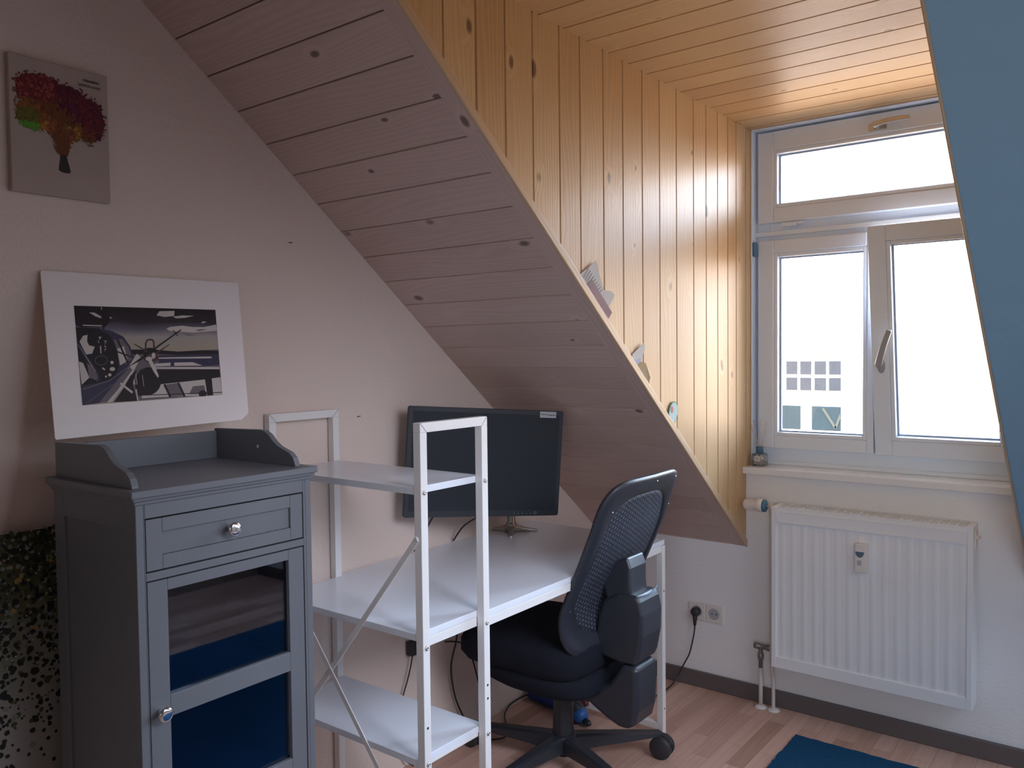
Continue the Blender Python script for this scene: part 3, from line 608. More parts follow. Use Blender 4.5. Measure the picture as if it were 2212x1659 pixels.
mb = MB()
for i in range(9):
    t = i / 9; a = Vector((XP + 0.0045, lerp(-1.245, -1.172, 0.05), lerp(1.672, 1.70, 0.1))) + Vector((0, 0.0095 * i, -0.0055 * i + 0.006)); b = a + Vector((0.0, -0.008 - 0.01 * i, -0.040 - 0.004 * i)) * 0.0 + Vector((0, 0.028, 0.020 - i * 0.002))
    mb.bar(a + Vector((0, 0, -0.01)), b, (0, 0.0007, -0.0010), (0.0003, 0, 0))
mb.build('print', 'paper_ink', nw)
sheet('mauve_postcard', [(-1.262, 1.642), (-1.240, 1.640), (-1.196, 1.666), (-1.084, 1.574), (-1.098, 1.556), (-1.104, 1.552), (-1.108, 1.545), (-1.125, 1.54)], 'mauve', 'mauve card tucked in front of the newspaper clipping', 'card', 0.0035, None, 0.05)
nt_ = sheet('folded_note', [(-0.956, 1.420), (-0.952, 1.445), (-0.910, 1.468), (-0.884, 1.482), (-0.876, 1.468), (-0.892, 1.432), (-0.890, 1.40), (-0.92, 1.385)], 'paper', 'small folded white and blue note behind the edging, above the tan card', 'note', 0.001, None, 0.05)
sheet('lower_half', [(-0.951, 1.413), (-0.949, 1.424), (-0.902, 1.432), (-0.903, 1.40), (-0.92, 1.385)], 'blue_paper', None, None, 0.003, nt_, 0.05)
sheet('tan_card', [(-0.938, 1.405), (-0.905, 1.420), (-0.872, 1.416), (-0.838, 1.366), (-0.846, 1.346), (-0.88, 1.345), (-0.92, 1.36)], 'tan', 'small tan card tucked behind the edging below the folded note', 'card', 0.004, None, 0.02)
bcy, bcz = -0.668, 1.238
bg_ = MB(); bg_.prism([(XP + 0.001, bcy + 0.036 * math.cos(a) * (1 - 0.25 * (math.sin(a) < 0) * -math.sin(a)) + 0.006 * math.sin(a), bcz + 0.040 * math.sin(a)) for a in [2 * PI * i / 28 for i in range(28)]], (0.002, 0, 0), 'badge_rim')
bo = tag(bg_.build('oval_badge'), 'pale blue oval badge with a red spot behind the lower edging', 'badge')
mb = MB(); mb.prism([(XP + 0.003, bcy + 0.032 * math.cos(a) * (1 - 0.25 * (math.sin(a) < 0) * -math.sin(a)) + 0.006 * math.sin(a), bcz + 0.036 * math.sin(a)) for a in [2 * PI * i / 28 for i in range(28)]], (0.0006, 0, 0)); mb.build('face', 'badge', bo)
mb = MB(); mb.prism([(XP + 0.0036, bcy - 0.012 + 0.010 * math.cos(a), bcz + 0.012 + 0.012 * math.sin(a)) for a in [2 * PI * i / 16 for i in range(16)]], (0.0004, 0, 0)); mb.build('red_spot', 'badge_red', bo)

# ---------------------------------------------------------------- grey display cabinet
cb = thing('display_cabinet', 'grey cabinet with glass door, drawer and scalloped gallery top', 'cabinet', (0.325, -2.26, 0))
CY0, CY1, CX0, CX1, CT = -2.471, -2.047, 0.150, 0.500, 1.165
mb = MB()
mb.box((CX0, CY0, 0.0), (CX0 + 0.045, CY0 + 0.016, CT)); mb.box((CX1 - 0.05, CY0, 0.0), (CX1, CY0 + 0.016, CT))     # near side frame
mb.box((CX0 + 0.045, CY0, CT - 0.055), (CX1 - 0.05, CY0 + 0.016, CT)); mb.box((CX0 + 0.045, CY0, 0.10), (CX1 - 0.05, CY0 + 0.016, 0.17))
mb.box((CX0 + 0.045, CY0 + 0.006, 0.17), (CX1 - 0.05, CY0 + 0.016, CT - 0.055))
mb.box((CX0, CY1 - 0.016, 0.0), (CX1, CY1, CT))
mb.box((CX1 - 0.018, CY0 + 0.016, 0.0), (CX1, CY0 + 0.0185, CT)); mb.box((CX1 - 0.018, CY1 - 0.0225, 0.0), (CX1, CY1 - 0.016, CT))
mb.box((CX1 - 0.018, CY0 + 0.0185, 1.1345), (CX1, CY1 - 0.0225, CT)); mb.box((CX1 - 0.018, CY0 + 0.0185, 1.0095), (CX1, CY1 - 0.0225, 1.0255))
mb.box((CX1 - 0.018, CY0 + 0.0185, 0.08), (CX1, CY1 - 0.0225, 0.12))
mb.box((CX0, CY0 + 0.016, 0.10), (CX0 + 0.008, CY1 - 0.016, CT)); mb.box((CX0 + 0.008, CY0 + 0.016, 1.0), (CX1 - 0.018, CY1 - 0.016, 1.012)); mb.box((CX0 + 0.008, CY0 + 0.016, 0.10), (CX1 - 0.018, CY1 - 0.016, 0.12))
mb.build('body', 'cab', cb, bevel=0.0015)
mb = MB(); mb.box((CX0 + 0.0085, CY0 + 0.0165, 0.1205), (CX0 + 0.011, CY1 - 0.0165, 0.9995)); mb.box((CX0 + 0.011, CY0 + 0.0165, 0.1205), (CX1 - 0.019, CY0 + 0.018, 0.9995)); mb.box((CX0 + 0.011, CY1 - 0.018, 0.1205), (CX1 - 0.019, CY1 - 0.0165, 0.9995))
mb.build('lining', 'cab_in', cb)['label'] = 'inside with the blue reflection put into its colour'
for z in (0.742, 0.49):
    mb = MB(); mb.box((CX0 + 0.012, CY0 + 0.019, z - 0.012), (CX1 - 0.03, CY1 - 0.019, z)); mb.build('shelf', 'cab_shelf', cb)
mb = MB()
pr = [(0, 0), (0.008, 0), (0.010, 0.006), (0.006, 0.010), (0.002, 0.012), (0.013, 0.014), (0.015, 0.020), (0.015, 0.027), (0, 0.027)]
for d, z in ((0.004, CT - 0.002), (0.009, CT + 0.006), (0.0145, CT + 0.013)):
    mb.box((CX0 - 0.003 - d * 0.4, CY0 - d, z), (CX1 + d, CY1 + d * 0.8, z + 0.0095 if d < 0.014 else 1.193))
mb.build('top_board', 'cab', cb, bevel=0.0025)
# gallery
gp = [(0.152, 1.193), (0.152, 1.268), (0.345, 1.273), (0.362, 1.271), (0.380, 1.262), (0.398, 1.247), (0.415, 1.237), (0.438, 1.230), (0.458, 1.224), (0.472, 1.213), (0.479, 1.198), (0.480, 1.193)]
for yy in (-2.466, -2.074):
    mb = MB(); mb.prism([(x, yy, z) for x, z in gp], (0, 0.014, 0)); mb.build('gallery_side', 'cab', cb, bevel=0.001)
mb = MB(); mb.box((0.152, -2.452, 1.193), (0.162, -2.074, 1.262)); mb.build('gallery_back', 'cab', cb, bevel=0.001)
mb = MB(); mb.lathe((0.337, -2.0745, 1.232), (0, -1, 0), [(0, 0.0042), (0.0008, 0.0042), (0.0009, 0.003), (0.0001, 0.0028)], 14); mb.build('cover_cap', 'plastic_white', cb)
# drawer
dr = MB(); y0, y1, z0, z1 = CY0 + 0.0205, CY1 - 0.0245, 1.0285, 1.1315
def fr(mb, y0, y1, z0, z1, w_, xa, xb, wb=None):
    wb = wb or w_
    mb.box((xa, y0, z0), (xb, y0 + w_, z1)); mb.box((xa, y1 - w_, z0), (xb, y1, z1)); mb.box((xa, y0 + w_, z1 - wb), (xb, y1 - w_, z1)); mb.box((xa, y0 + w_, z0), (xb, y1 - w_, z0 + wb))
fr(dr, y0, y1, z0, z1, 0.034, CX1 - 0.019, CX1 - 0.001, 0.028); dr.box((CX1 - 0.019, y0 + 0.034, z0 + 0.028), (CX1 - 0.006, y1 - 0.034, z1 - 0.028))
do = dr.build('drawer', 'cab', cb, bevel=0.0012)
def knob(p, parent):
    mb = MB(); mb.lathe(p, (1, 0, 0), [(0, 0.007), (0.003, 0.0065), (0.010, 0.0055), (0.015, 0.0085), (0.018, 0.0135), (0.021, 0.0155), (0.0235, 0.0155), (0.026, 0.0135), (0.0275, 0.009), (0.0270, 0.0005)], 32)
    o = mb.build('knob', 'chrome', parent); o['label'] = 'round chrome knob'
knob((CX1 - 0.006, -2.262, 1.0835), do)
# door
dm = MB(); y0, y1, z0, z1 = CY0 + 0.0205, CY1 - 0.0245, 0.124, 1.0065; xa, xb = CX1 - 0.019, CX1 - 0.001
dm.box((xa, y0, z0), (xb, -2.408, z1)); dm.box((xa, -2.113, z0), (xb, y1, z1))
for a, b in ((0.9835, z1), (0.7255, 0.7695), (0.477, 0.520), (z0, 0.20)): dm.box((xa, -2.408, a), (xb, -2.113, b))
dd = dm.build('door', 'cab', cb, bevel=0.0012)
for a, b in ((0.7695, 0.9835), (0.520, 0.7255), (0.20, 0.477)):
    mb = MB(); mb.box((CX1 - 0.014, -2.4078, a + 0.0002), (CX1 - 0.011, -2.1132, b - 0.0002)); mb.build('glass_pane', 'cab_glass', dd)
knob((CX1 - 0.001, -2.431, 0.742), dd)

# ---------------------------------------------------------------- matted aircraft photograph
mt = thing('matted_photograph', 'black and white photo of aircraft in a wide pale mat leaning on the wall', 'picture', (0.08, -2.2, 1.27))
BL, BR, TR_, TL = Vector((0.150, -2.465, 1.272)), Vector((0.150, -1.970, 1.284)), Vector((0.0098, -1.899, 1.659)), Vector((0.006, -2.424, 1.657))
nm = (BR - BL).cross(TL - BL).normalized()
if nm.x < 0: nm = -nm
def mq(u, v, d=0.0): return BL.lerp(BR, u).lerp(TL.lerp(TR_, u), v) + nm * d
U0, U1, V0, V1 = 0.1305, 0.850, 0.181, 0.7875
mb = MB()
outer = [(0.006, 0.0), (0.955, 0.0), (0.995, 0.035), (1, 0.06), (1, 0.992), (0.992, 1), (0.008, 1), (0, 0.992), (0, 0.01)]
mb.prism([mq(u, v, 0) for u, v in outer], nm * 0.0025, 'mat_board'); mb.build('mat', None, mt)
mb = MB()
mb.face([mq(U0, V0, 0.0028), mq(U1, V0, 0.0028), mq(U1, V1, 0.0028), mq(U0, V1, 0.0028)], 'print', [(0, 0), (1, 0), (1, 1), (0, 1)])
# picture content, drawn in its own picture plane (pixel coordinates of the print, mapped to the sheet)
def homo(src):
    import itertools
    A = [[0.0] * 9 for _ in range(8)]
    dst = [(0, 1), (1, 1), (1, 0), (0, 0)]
    for i, ((x, y), (u, v)) in enumerate(zip(src, dst)):
        A[2 * i] = [x, y, 1, 0, 0, 0, -u * x, -u * y, u]; A[2 * i + 1] = [0, 0, 0, x, y, 1, -v * x, -v * y, v]
    for c in range(8):
        p = max(range(c, 8), key=lambda r: abs(A[r][c])); A[c], A[p] = A[p], A[c]
        d = A[c][c]; A[c] = [a / d for a in A[c]]
        for r in range(8):
            if r != c:
                f = A[r][c]; A[r] = [a - f * b for a, b in zip(A[r], A[c])]
    return [A[i][8] for i in range(8)]
Hh = homo([(135, 138), (2000, 212), (2092, 1350), (240, 1440)])
def pu(x, y):
    w_ = Hh[6] * x + Hh[7] * y + 1; u = (Hh[0] * x + Hh[1] * y + Hh[2]) / w_; v = (Hh[3] * x + Hh[4] * y + Hh[5]) / w_
    return min(max(u, 0), 1), min(max(v, 0), 1)
lay = [0.0029]
def art(m, *pts):
    lay[0] += 0.000012
    P = []
    for x, y in pts:
        u, v = pu(x, y); P.append(mq(lerp(U0, U1, u), lerp(V0, V1, v), lay[0]))
    mb.face(P, m)
def ell(m, cx, cy, rx, ry, rot=0, n=22):
    c, s = math.cos(rot), math.sin(rot)
    art(m, *[(cx + rx * math.cos(a) * c - ry * math.sin(a) * s, cy + rx * math.cos(a) * s + ry * math.sin(a) * c) for a in [2 * PI * i / n for i in range(n)]])
def line(m, pts, w0, w1=None):
    w1 = w1 if w1 is not None else w0
    for i in range(len(pts) - 1):
        (x0, y0), (x1, y1) = pts[i], pts[i + 1]; d = math.hypot(x1 - x0, y1 - y0) or 1; nx_, ny_ = -(y1 - y0) / d, (x1 - x0) / d
        a = lerp(w0, w1, i / max(1, len(pts) - 1)); b = lerp(w0, w1, (i + 1) / max(1, len(pts) - 1))
        art(m, (x0 + nx_ * a, y0 + ny_ * a), (x1 + nx_ * b, y1 + ny_ * b), (x1 - nx_ * b, y1 - ny_ * b), (x0 - nx_ * a, y0 - ny_ * a))
# clouds
art('ink_light', (1220, 280), (1260, 225), (1460, 222), (1455, 290), (1330, 305)); art('ink_light', (1440, 300), (1560, 285), (1720, 292), (1600, 318), (1480, 325))
art('ink_light', (1810, 390), (1840, 368), (1885, 380), (1840, 394)); art('ink_light', (1350, 465), (1400, 440), (1560, 425), (1700, 445), (1850, 448), (2010, 415), (2020, 500), (1700, 520), (1400, 495))
art('ink_grey', (1730, 490), (1800, 475), (1890, 478), (1790, 500)); art('ink_grey', (1560, 535), (1700, 548), (1755, 552), (1640, 560))
# ground, horizon
art('ink_grey', (880, 730), (1240, 745), (1500, 770), (2040, 750), (2090, 1340), (900, 1400)); art('ink', (880, 735), (1230, 745), (1500, 772), (1830, 760), (2040, 770), (2045, 815), (1500, 815), (1240, 800), (900, 800))
art('ink_blue', (1250, 815), (2045, 815), (2050, 960), (1830, 970), (1250, 960)); art('ink_light', (1250, 845), (1930, 845), (1960, 858), (1930, 868), (1250, 862))
art('ink_light', (1200, 925), (1405, 915), (1405, 958), (1200, 960)); art('ink_light', (1455, 915), (1700, 915), (1830, 962), (1455, 958))
art('ink_light', (1190, 972), (2050, 985), (2052, 1015), (1200, 990)); art('ink', (1000, 1000), (2055, 1015), (2065, 1120), (1800, 1150), (1260, 1200), (1000, 1200))
art('ink_light', (1050, 1190), (1260, 1195), (1800, 1150), (2065, 1120), (2090, 1350), (1200, 1360), (1020, 1370))
art('ink_grey', (1330, 1200), (1520, 1180), (1600, 1350), (1380, 1360)); art('ink_grey', (1700, 1230), (1850, 1220), (1870, 1330), (1650, 1330)); line('ink', [(1320, 1195), (1400, 1360)], 14); line('ink', [(1505, 1180), (1590, 1360)], 14); line('ink', [(980, 1330), (2090, 1318)], 5)
art('ink', (1860, 1140), (1950, 1130), (1970, 1350), (1890, 1355)); ell('ink', 1830, 1330, 55, 45)
# far plane with canopy and propeller
ell('ink', 1110, 1150, 170, 180); art('ink', (930, 1150), (1280, 1120), (1250, 1210), (1120, 1320), (950, 1340)); ell('ink', 1130, 770, 110, 55); ell('ink_brown', 1150, 850, 100, 60)
line('ink_brown', [(1075, 730), (1080, 650), (1100, 610), (1160, 605), (1185, 640), (1188, 740)], 11); line('ink_brown', [(925, 660), (1100, 770)], 5, 12); line('ink_brown', [(1390, 675), (1200, 800)], 5, 12); line('ink_blue', [(1440, 485), (1500, 565)], 6)
art('ink_light', (1150, 870), (1200, 960), (1250, 1090), (1235, 1110), (1180, 1030), (1110, 890)); ell('ink_light', 1120, 860, 45, 28); ell('ink_light', 1180, 820, 25, 40)
line('ink_light', [(1030, 1070), (1050, 1220)], 3); line('ink_light', [(905, 1090), (930, 1190)], 10); line('ink_light', [(940, 1030), (960, 1190)], 4)
# near plane: fuselage, ribs and frame
art('ink_blue', (150, 430), (450, 440), (640, 490), (780, 560), (870, 690), (920, 840), (1000, 830), (980, 900), (600, 1400), (240, 1440))
art('ink', (160, 430), (440, 450), (600, 540), (700, 720), (720, 960), (660, 1110), (560, 1140), (230, 1190), (170, 700))
art('ink_grey', (650, 600), (760, 590), (850, 700), (900, 860), (830, 920), (730, 940), (700, 750)); art('ink_light', (700, 720), (790, 690), (840, 880), (740, 940)); line('ink', [(700, 590), (840, 910)], 12); line('ink', [(690, 755), (910, 840)], 9)
art('ink_light', (960, 790), (1010, 840), (900, 1050), (620, 1410), (560, 1410), (760, 1130), (860, 940)); art('ink_grey', (860, 960), (900, 1000), (700, 1260), (560, 1410), (460, 1410), (700, 1130))
art('ink', (960, 1000), (900, 1180), (960, 1400), (650, 1410), (780, 1240), (870, 1080)); line('ink_light', [(740, 1170), (900, 1295)], 14); line('ink_light', [(740, 1260), (800, 1180)], 6); line('ink_light', [(945, 1250), (970, 1400)], 9)
line('ink_grey', [(240, 1240), (600, 1130), (880, 940)], 7); line('ink_grey', [(300, 1410), (640, 1180)], 4)
art('ink_light', (205, 620), (250, 545), (310, 530), (305, 620), (330, 670), (405, 690), (370, 780), (290, 790)); art('ink', (320, 510), (440, 520), (450, 640), (400, 660), (330, 640)); art('ink_light', (455, 560), (495, 560), (470, 600))
ell('ink_grey', 490, 870, 85, 65); ell('ink', 490, 870, 78, 58); ell('ink_light', 630, 900, 22, 22); ell('ink_light', 635, 985, 35, 26); ell('ink_light', 600, 1060, 22, 20); ell('ink_light', 550, 1080, 12, 14); ell('ink_light', 520, 980, 26, 10, 0.6)
for i in range(14): ell('ink_light', 500 + rnd.uniform(-50, 60), 700 + rnd.uniform(-90, 60), rnd.uniform(4, 10), rnd.uniform(4, 9), 0, 8)
line('ink_light', [(480, 680), (485, 780)], 7); line('ink_blue', [(180, 660), (430, 1050), (450, 1140)], 26); line('ink_light', [(170, 640), (410, 1010)], 4)
art('ink_light', (190, 880), (250, 900), (330, 1090), (230, 1180), (205, 1000)); art('ink_grey', (300, 900), (380, 960), (440, 1070), (430, 1130), (330, 1090))
art('ink', (150, 145), (590, 165), (595, 370), (540, 430), (230, 430), (160, 390)); art('ink_light', (330, 235), (400, 235), (490, 290), (490, 315), (420, 290)); line('ink_light', [(250, 405), (500, 415)], 7); line('ink', [(520, 380), (525, 460)], 9); line('ink_light', [(490, 165), (497, 200)], 5); art('ink_light', (600, 295), (640, 310), (605, 322))
# large propeller blade across the middle
art('ink', (850, 960), (1000, 850), (1540, 475), (1545, 490), (1190, 745), (1010, 880)); line('ink', [(750, 945), (860, 880)], 4)
mb.build('print', None, mt)

# ---------------------------------------------------------------- tree painting on the wall
tp = thing('tree_painting', 'small canvas painting of a red and orange tree on the gable wall', 'painting', (0.0, -2.37, 1.99))
ty0, ty1, tz0, tz1 = -2.4825, -2.2585, 1.8335, 2.1435
mb = MB(); mb.box((0.001, ty0, tz0), (0.018, ty1, tz1)); mb.build('canvas', 'canvas', tp, bevel=0.002)
mb = MB(); n_l = 0
def tq(px, py, d):   # picture coordinates: 0..1 across, 0..1 up
    return Vector((0.0183 + d, lerp(ty0, ty1, px), lerp(tz0, tz1, py)))
rt = random.Random(11)
def blob(cx, cy, r, m, k):
    n = 7; a0 = rt.uniform(0, 6); mb.face([tq(cx + r * 1.35 * math.cos(a0 + 2 * PI * i / n) * rt.uniform(0.7, 1.2), cy + r * math.sin(a0 + 2 * PI * i / n) * rt.uniform(0.7, 1.2), k * 0.0000012) for i in range(n)], m)
def inside(x, y):
    c = [(0.30, 0.76, 0.25, 0.13), (0.55, 0.70, 0.27, 0.15), (0.78, 0.62, 0.17, 0.17), (0.30, 0.60, 0.24, 0.12), (0.20, 0.56, 0.14, 0.09), (0.55, 0.55, 0.2, 0.12)]
    return min(((x - a) / rx) ** 2 + ((y - b) / ry) ** 2 for a, b, rx, ry in c)
k = 0
for i in range(4200):
    x, y = rt.uniform(0.03, 0.97), rt.uniform(0.30, 0.93); q = inside(x, y)
    if q > 1.0 and not (q < 1.35 and rt.random() < 0.35): continue
    e = q > 0.85; k += 1
    d = x * 0.8 + (y - 0.45) * 1.5 + rt.uniform(-.09, .09)
    m = 'paint_red' if d > 0.72 else ('paint_brown' if d > 0.5 else 'paint_orange')
    if x > 0.45 and d > 0.72: m = rt.choice(['paint_red', 'paint_purple', 'paint_purple'])
    if x < 0.42 and y > 0.70: m = rt.choice(['paint_pink', 'paint_red', 'paint_red'])
    if x < 0.28 and y < 0.62: m = 'paint_olive'
    if x < 0.30 and y < 0.52: m = 'paint_green'
    if 0.28 < x < 0.42 and y < 0.55: m = rt.choice(['paint_yellow', 'paint_orange'])
    if 0.52 < x < 0.70 and y < 0.55: m = rt.choice(['paint_yellow', 'paint_olive', 'paint_orange'])
    blob(x, y, rt.uniform(0.004, 0.009) if e else rt.uniform(0.009, 0.019), m, k)
for i in range(330):
    t = rt.random(); x = 0.50 + (1 - t) * rt.uniform(-0.05, 0.05) + t * rt.uniform(-0.16, 0.15); y = 0.32 + 0.20 * t; k += 1
    blob(x, y, rt.uniform(0.006, 0.012), rt.choice(['paint_orange', 'paint_brown', 'paint_brown', 'paint_pink']) if abs(x - 0.5) > 0.07 else 'paint_brown', k)
mb.face([tq(0.475, 0.40, 0.003e-1), tq(0.535, 0.40, 0.003e-1), tq(0.545, 0.30, 0.003e-1), tq(0.58, 0.20, 0.003e-1), tq(0.56, 0.185, 0.003e-1), tq(0.49, 0.187, 0.003e-1), tq(0.455, 0.20, 0.003e-1), tq(0.475, 0.30, 0.003e-1)], 'paint_trunk')
mb.build('painted_tree', None, tp)
mb = MB()   # two short handwritten lines in the upper right corner
for row, (xa, xb, yy) in enumerate(((0.735, 0.90, 0.925), (0.675, 0.915, 0.885))):
    n = 46; P = []
    for i in range(n + 1):
        t = i / n; P.append(tq(lerp(xa, xb, t) + 0.004 * math.sin(i * 2.1), yy - 0.0 * t + 0.009 * math.sin(i * 1.37 + row) + 0.004 * math.sin(i * 3.3), 0.0006))
    mb.tube(P, 0.0005, 5)
mb.build('handwriting', 'paint_trunk', tp)

# ---------------------------------------------------------------- speckled canvas leaning behind the cabinet
sp_ = thing('speckled_painting', 'large dark green canvas with spattered dots leaning on the wall beside the cabinet', 'painting', (0.12, -2.75, 0))
A0, A1 = Vector((0.146, -3.11, 0.0)), Vector((0.146, -2.408, 0.0)); B0, B1 = Vector((0.030, -3.11, 1.064)), Vector((0.030, -2.408, 1.058))
ns = (A1 - A0).cross(B0 - A0).normalized()
if ns.x < 0: ns = -ns
def sq(u, v, d=0.0): return A0.lerp(A1, u).lerp(B0.lerp(B1, u), v) + ns * d
mb = MB(); mb.prism([sq(0, 0), sq(1, 0), sq(1, 1), sq(0, 1)], -ns * 0.018, 'canvas')
mb.face([sq(0, 0, .0002), sq(1, 0, .0002), sq(1, 1, .0002), sq(0, 1, .0002)], 'canvas_paint', [(0, 0), (1, 0), (1, 1), (0, 1)])
mb.build('canvas', None, sp_)
mb = MB(); r2 = random.Random(7); kk = 0
for i in range(7500):
    u, v = r2.random(), 1 - r2.random() ** 1.2 * 0.62
    dens = max(0, min(1, (v - 0.45) / 0.42)) ** 1.3
    if r2.random() > dens: continue
    z_ = r2.random()
    m = 'dot_black' if z_ < 0.52 else 'dot_olive' if z_ < 0.74 else 'dot_grey' if z_ < 0.92 else 'dot_tan' if z_ < 0.965 else 'dot_cream'
    if v < 0.72: m = 'dot_black' if z_ < 0.72 else 'dot_olive' if z_ < 0.9 else 'dot_grey'
    r = abs(r2.gauss(0.0030, 0.0020)) + 0.0010
    if m in ('dot_cream',): r = 0.0022
    kk += 1; n = 7; a0 = r2.uniform(0, 6); d = 0.0004 + kk * 2e-7
    c = sq(u, v, d); ux = (A1 - A0).normalized(); uz = (B0 - A0).normalized()
    if not (r < u * 0.7 and u * 0.702 + r < 0.70): continue
    P = [c + (ux * math.cos(a0 + 2 * PI * j / n) + uz * math.sin(a0 + 2 * PI * j / n)) * r * r2.uniform(0.75, 1.15) for j in range(n)]
    if max(p.y for p in P) > -2.409: continue
    mb.face(P, m)
mb.build('spatter', None, sp_)

# ---------------------------------------------------------------- nails left in the gable wall
for (y, z, lab) in ((-1.710, 1.793, 'small dark nail in the gable wall near the sloping ceiling'), (-1.451, 1.250, 'small dark nail in the gable wall left of the monitor')):
    mb = MB(); mb.tube([(0.0, y, z), (0.004, y + 0.008, z + 0.001)], 0.0011, 8); mb.tube([(0.004, y + 0.008, z + 0.001), (0.004, y - 0.006, z - 0.0005)], 0.0011, 8); tag(mb.build('nail', 'nail'), lab, 'nail')

# ---------------------------------------------------------------- desk with shelf tower
dk = thing('computer_desk', 'white steel and board desk with a built-in shelf tower', 'desk', (0.32, -1.17, 0))
XF, XB, T = 0.636, 0.004, 0.0245
Y0, Y1, YE, ZT = -1.817, -1.555, -0.517, 1.282
def post(x, y, z1, name='leg'):
    mb = MB(); mb.box((x, y, 0), (x + T, y + T, z1)); return mb.build(name, 'steel_white', dk, bevel=0.0015)
posts = {}
for nm_, x, y, z in (('fn', XF - T, Y0, ZT - T), ('ff', XF - T, Y1 - T, ZT - T), ('bn', XB, Y0, ZT - T), ('bf', XB, Y1 - T, ZT - T), ('en', XF - T, YE - T, 0.730), ('eb', XB, YE - T, 0.730)):
    posts[nm_] = post(x, y, z)
for x in (XF - T, XB):
    mb = MB(); mb.box((x, Y0, ZT - T), (x + T, Y1, ZT)); mb.build('top_rail', 'steel_white', dk, bevel=0.0015)
    for yy, s_ in ((Y0, 1), (Y1, -1)):   # mitre joint lines
        mb = MB(); mb.prism([(x + T + 0.0001, yy, ZT), (x + T + 0.0001, yy + s_ * 0.0015, ZT), (x + T + 0.0001, yy + s_ * (T + 0.001), ZT - T), (x + T + 0.0001, yy + s_ * T, ZT - T)], (0.0002, 0, 0)); mb.build('joint', 'hole', dk)
# boards
mb = MB(); e = 0.0006
pts = [(XB + T + e, Y0 + 0.001), (XF - T - e, Y0 + 0.001), (XF - T - e, Y1 + e), (XF - 0.003, Y1 + e), (XF - 0.003, YE), (XB, YE), (XB, Y1 + e), (XB + T + e, Y1 + e)]
mb.prism([(x, y, 0.732) for x, y in pts], (0, 0, 0.018)); mb.build('tabletop', 'board_white', dk, bevel=0.0012)
for z in (1.120, 0.428):
    mb = MB(); mb.box((XB + T + e, Y0 + 0.001, z - 0.018), (XF - T - e, Y1 - 0.001, z)); mb.build('shelf', 'board_white', dk, bevel=0.0012)
def rail(a, b): 
    mb = MB(); mb.box(a, b); return mb.build('rail', 'steel_white', dk, bevel=0.0012)
rail((XF - T - 0.012, Y0 + T, 0.7065), (XF - T - e, Y1 - T, 0.7315)); rail((XF - T, Y1 + e, 0.7065), (XF - 0.002, YE - T - e, 0.7315))
rail((XB + T, YE - T, 0.7065), (XF - T, YE, 0.7315)); rail((XB + T, YE - T, 0.032), (XF - T, YE - 0.001, 0.056)); rail((XB, Y1 + e, 0.69), (XB + 0.012, YE - T, 0.7315))
rail((XF - T - 0.004, Y0 + T, 0.400), (XF - T - e * 2, Y1 - T, 0.4095))
# crossed braces on the near end
def brace(a, b, yy):
    a = Vector((a[0], yy, a[1])); b = Vector((b[0], yy, b[1])); d = (b - a).normalized(); s_ = Vector((-d.z, 0, d.x)) * 0.0075
    mb = MB(); mb.bar(a, b, s_, (0, -0.0025, 0)); mb.lathe(a + Vector((0, -0.0025, 0)), (0, -1, 0), [(0, 0.006), (0.002, 0.005), (0.003, 0.002)], 14); mb.lathe(b + Vector((0, -0.0025, 0)), (0, -1, 0), [(0, 0.006), (0.002, 0.005), (0.003, 0.002)], 14)
    return mb.build('brace', 'steel_white', dk)
brace((0.016, 0.268), (0.622, 0.993), Y0 - 0.0005); bq = brace((0.016, 0.905), (0.622, 0.185), Y0 - 0.0032)
mb = MB(); mb.lathe((0.284, Y0 - 0.0058, 0.590), (0, -1, 0), [(0, 0.0045), (0.002, 0.0042), (0.003, 0.002)], 14); mb.build('screw', 'satin', bq)
def screw(y, z, p):
    mb = MB(); mb.lathe((XF, y, z), (1, 0, 0), [(0, 0.0062), (0.0022, 0.0058), (0.0034, 0.0035), (0.0034, 0.002), (0.0018, 0.0018)], 18); mb.build('screw', 'satin', p)
def hole(y, z, p):
    mb = MB(); mb.lathe((XF + 0.0001, y, z), (1, 0, 0), [(0, 0.0034), (0.0003, 0.0034)], 14); mb.build('hole', 'hole', p)
for z in (1.108, 0.716, 0.420): screw(Y0 + T / 2, z, posts['fn'])
hole(Y0 + T / 2, 0.513, posts['fn'])
for z in (1.108, 0.717, 0.410): screw(Y1 - T / 2, z, posts['ff'])
for z in (0.545, 0.508): hole(Y1 - T / 2, z, posts['ff'])
for z in (0.559, 0.113): hole(YE - T / 2, z, posts['en'])
# adapter and cables hanging under and behind the desk
ad = thing('power_adapter', 'black power adapter hanging under the desktop behind the shelf tower', 'adapter', (0.02, -1.24, 0.40))
mb = MB(); mb.box((0.004, -1.252, 0.395), (0.034, -1.205, 0.445)); mb.build('housing', 'black_plastic', ad, bevel=0.004)
mb = MB(); mb.tube([(0.02, -1.235, 0.397), (0.02, -1.245, 0.36), (0.02, -1.262, 0.315), (0.016, -1.281, 0.264), (0.012, -1.30, 0.2), (0.012, -1.29, 0.06), (0.03, -1.25, 0.006)], 0.0026, 8, sub=5)
mb.tube([(0.02, -1.215, 0.44), (0.012, -1.20, 0.55), (0.011, -1.17, 0.69)], 0.0026, 8, sub=5); mb.build('cable', 'black_plastic', ad)
def cable(name, label, pts, r=0.0032):
    mb = MB(); mb.tube(pts, r, 8, sub=7); return tag(mb.build(name, 'black_plastic'), label, 'cable')
cable('cable', 'black cable hanging straight beneath the desk against the wall, left of the seat front', [(0.027, -1.005, 0.69), (0.022, -1.004, 0.45), (0.022, -1.004, 0.389), (0.022, -1.037, 0.294), (0.022, -1.021, 0.184), (0.024, -0.985, 0.10), (0.05, -0.96, 0.03), (0.08, -0.98, 0.005)], 0.0036)
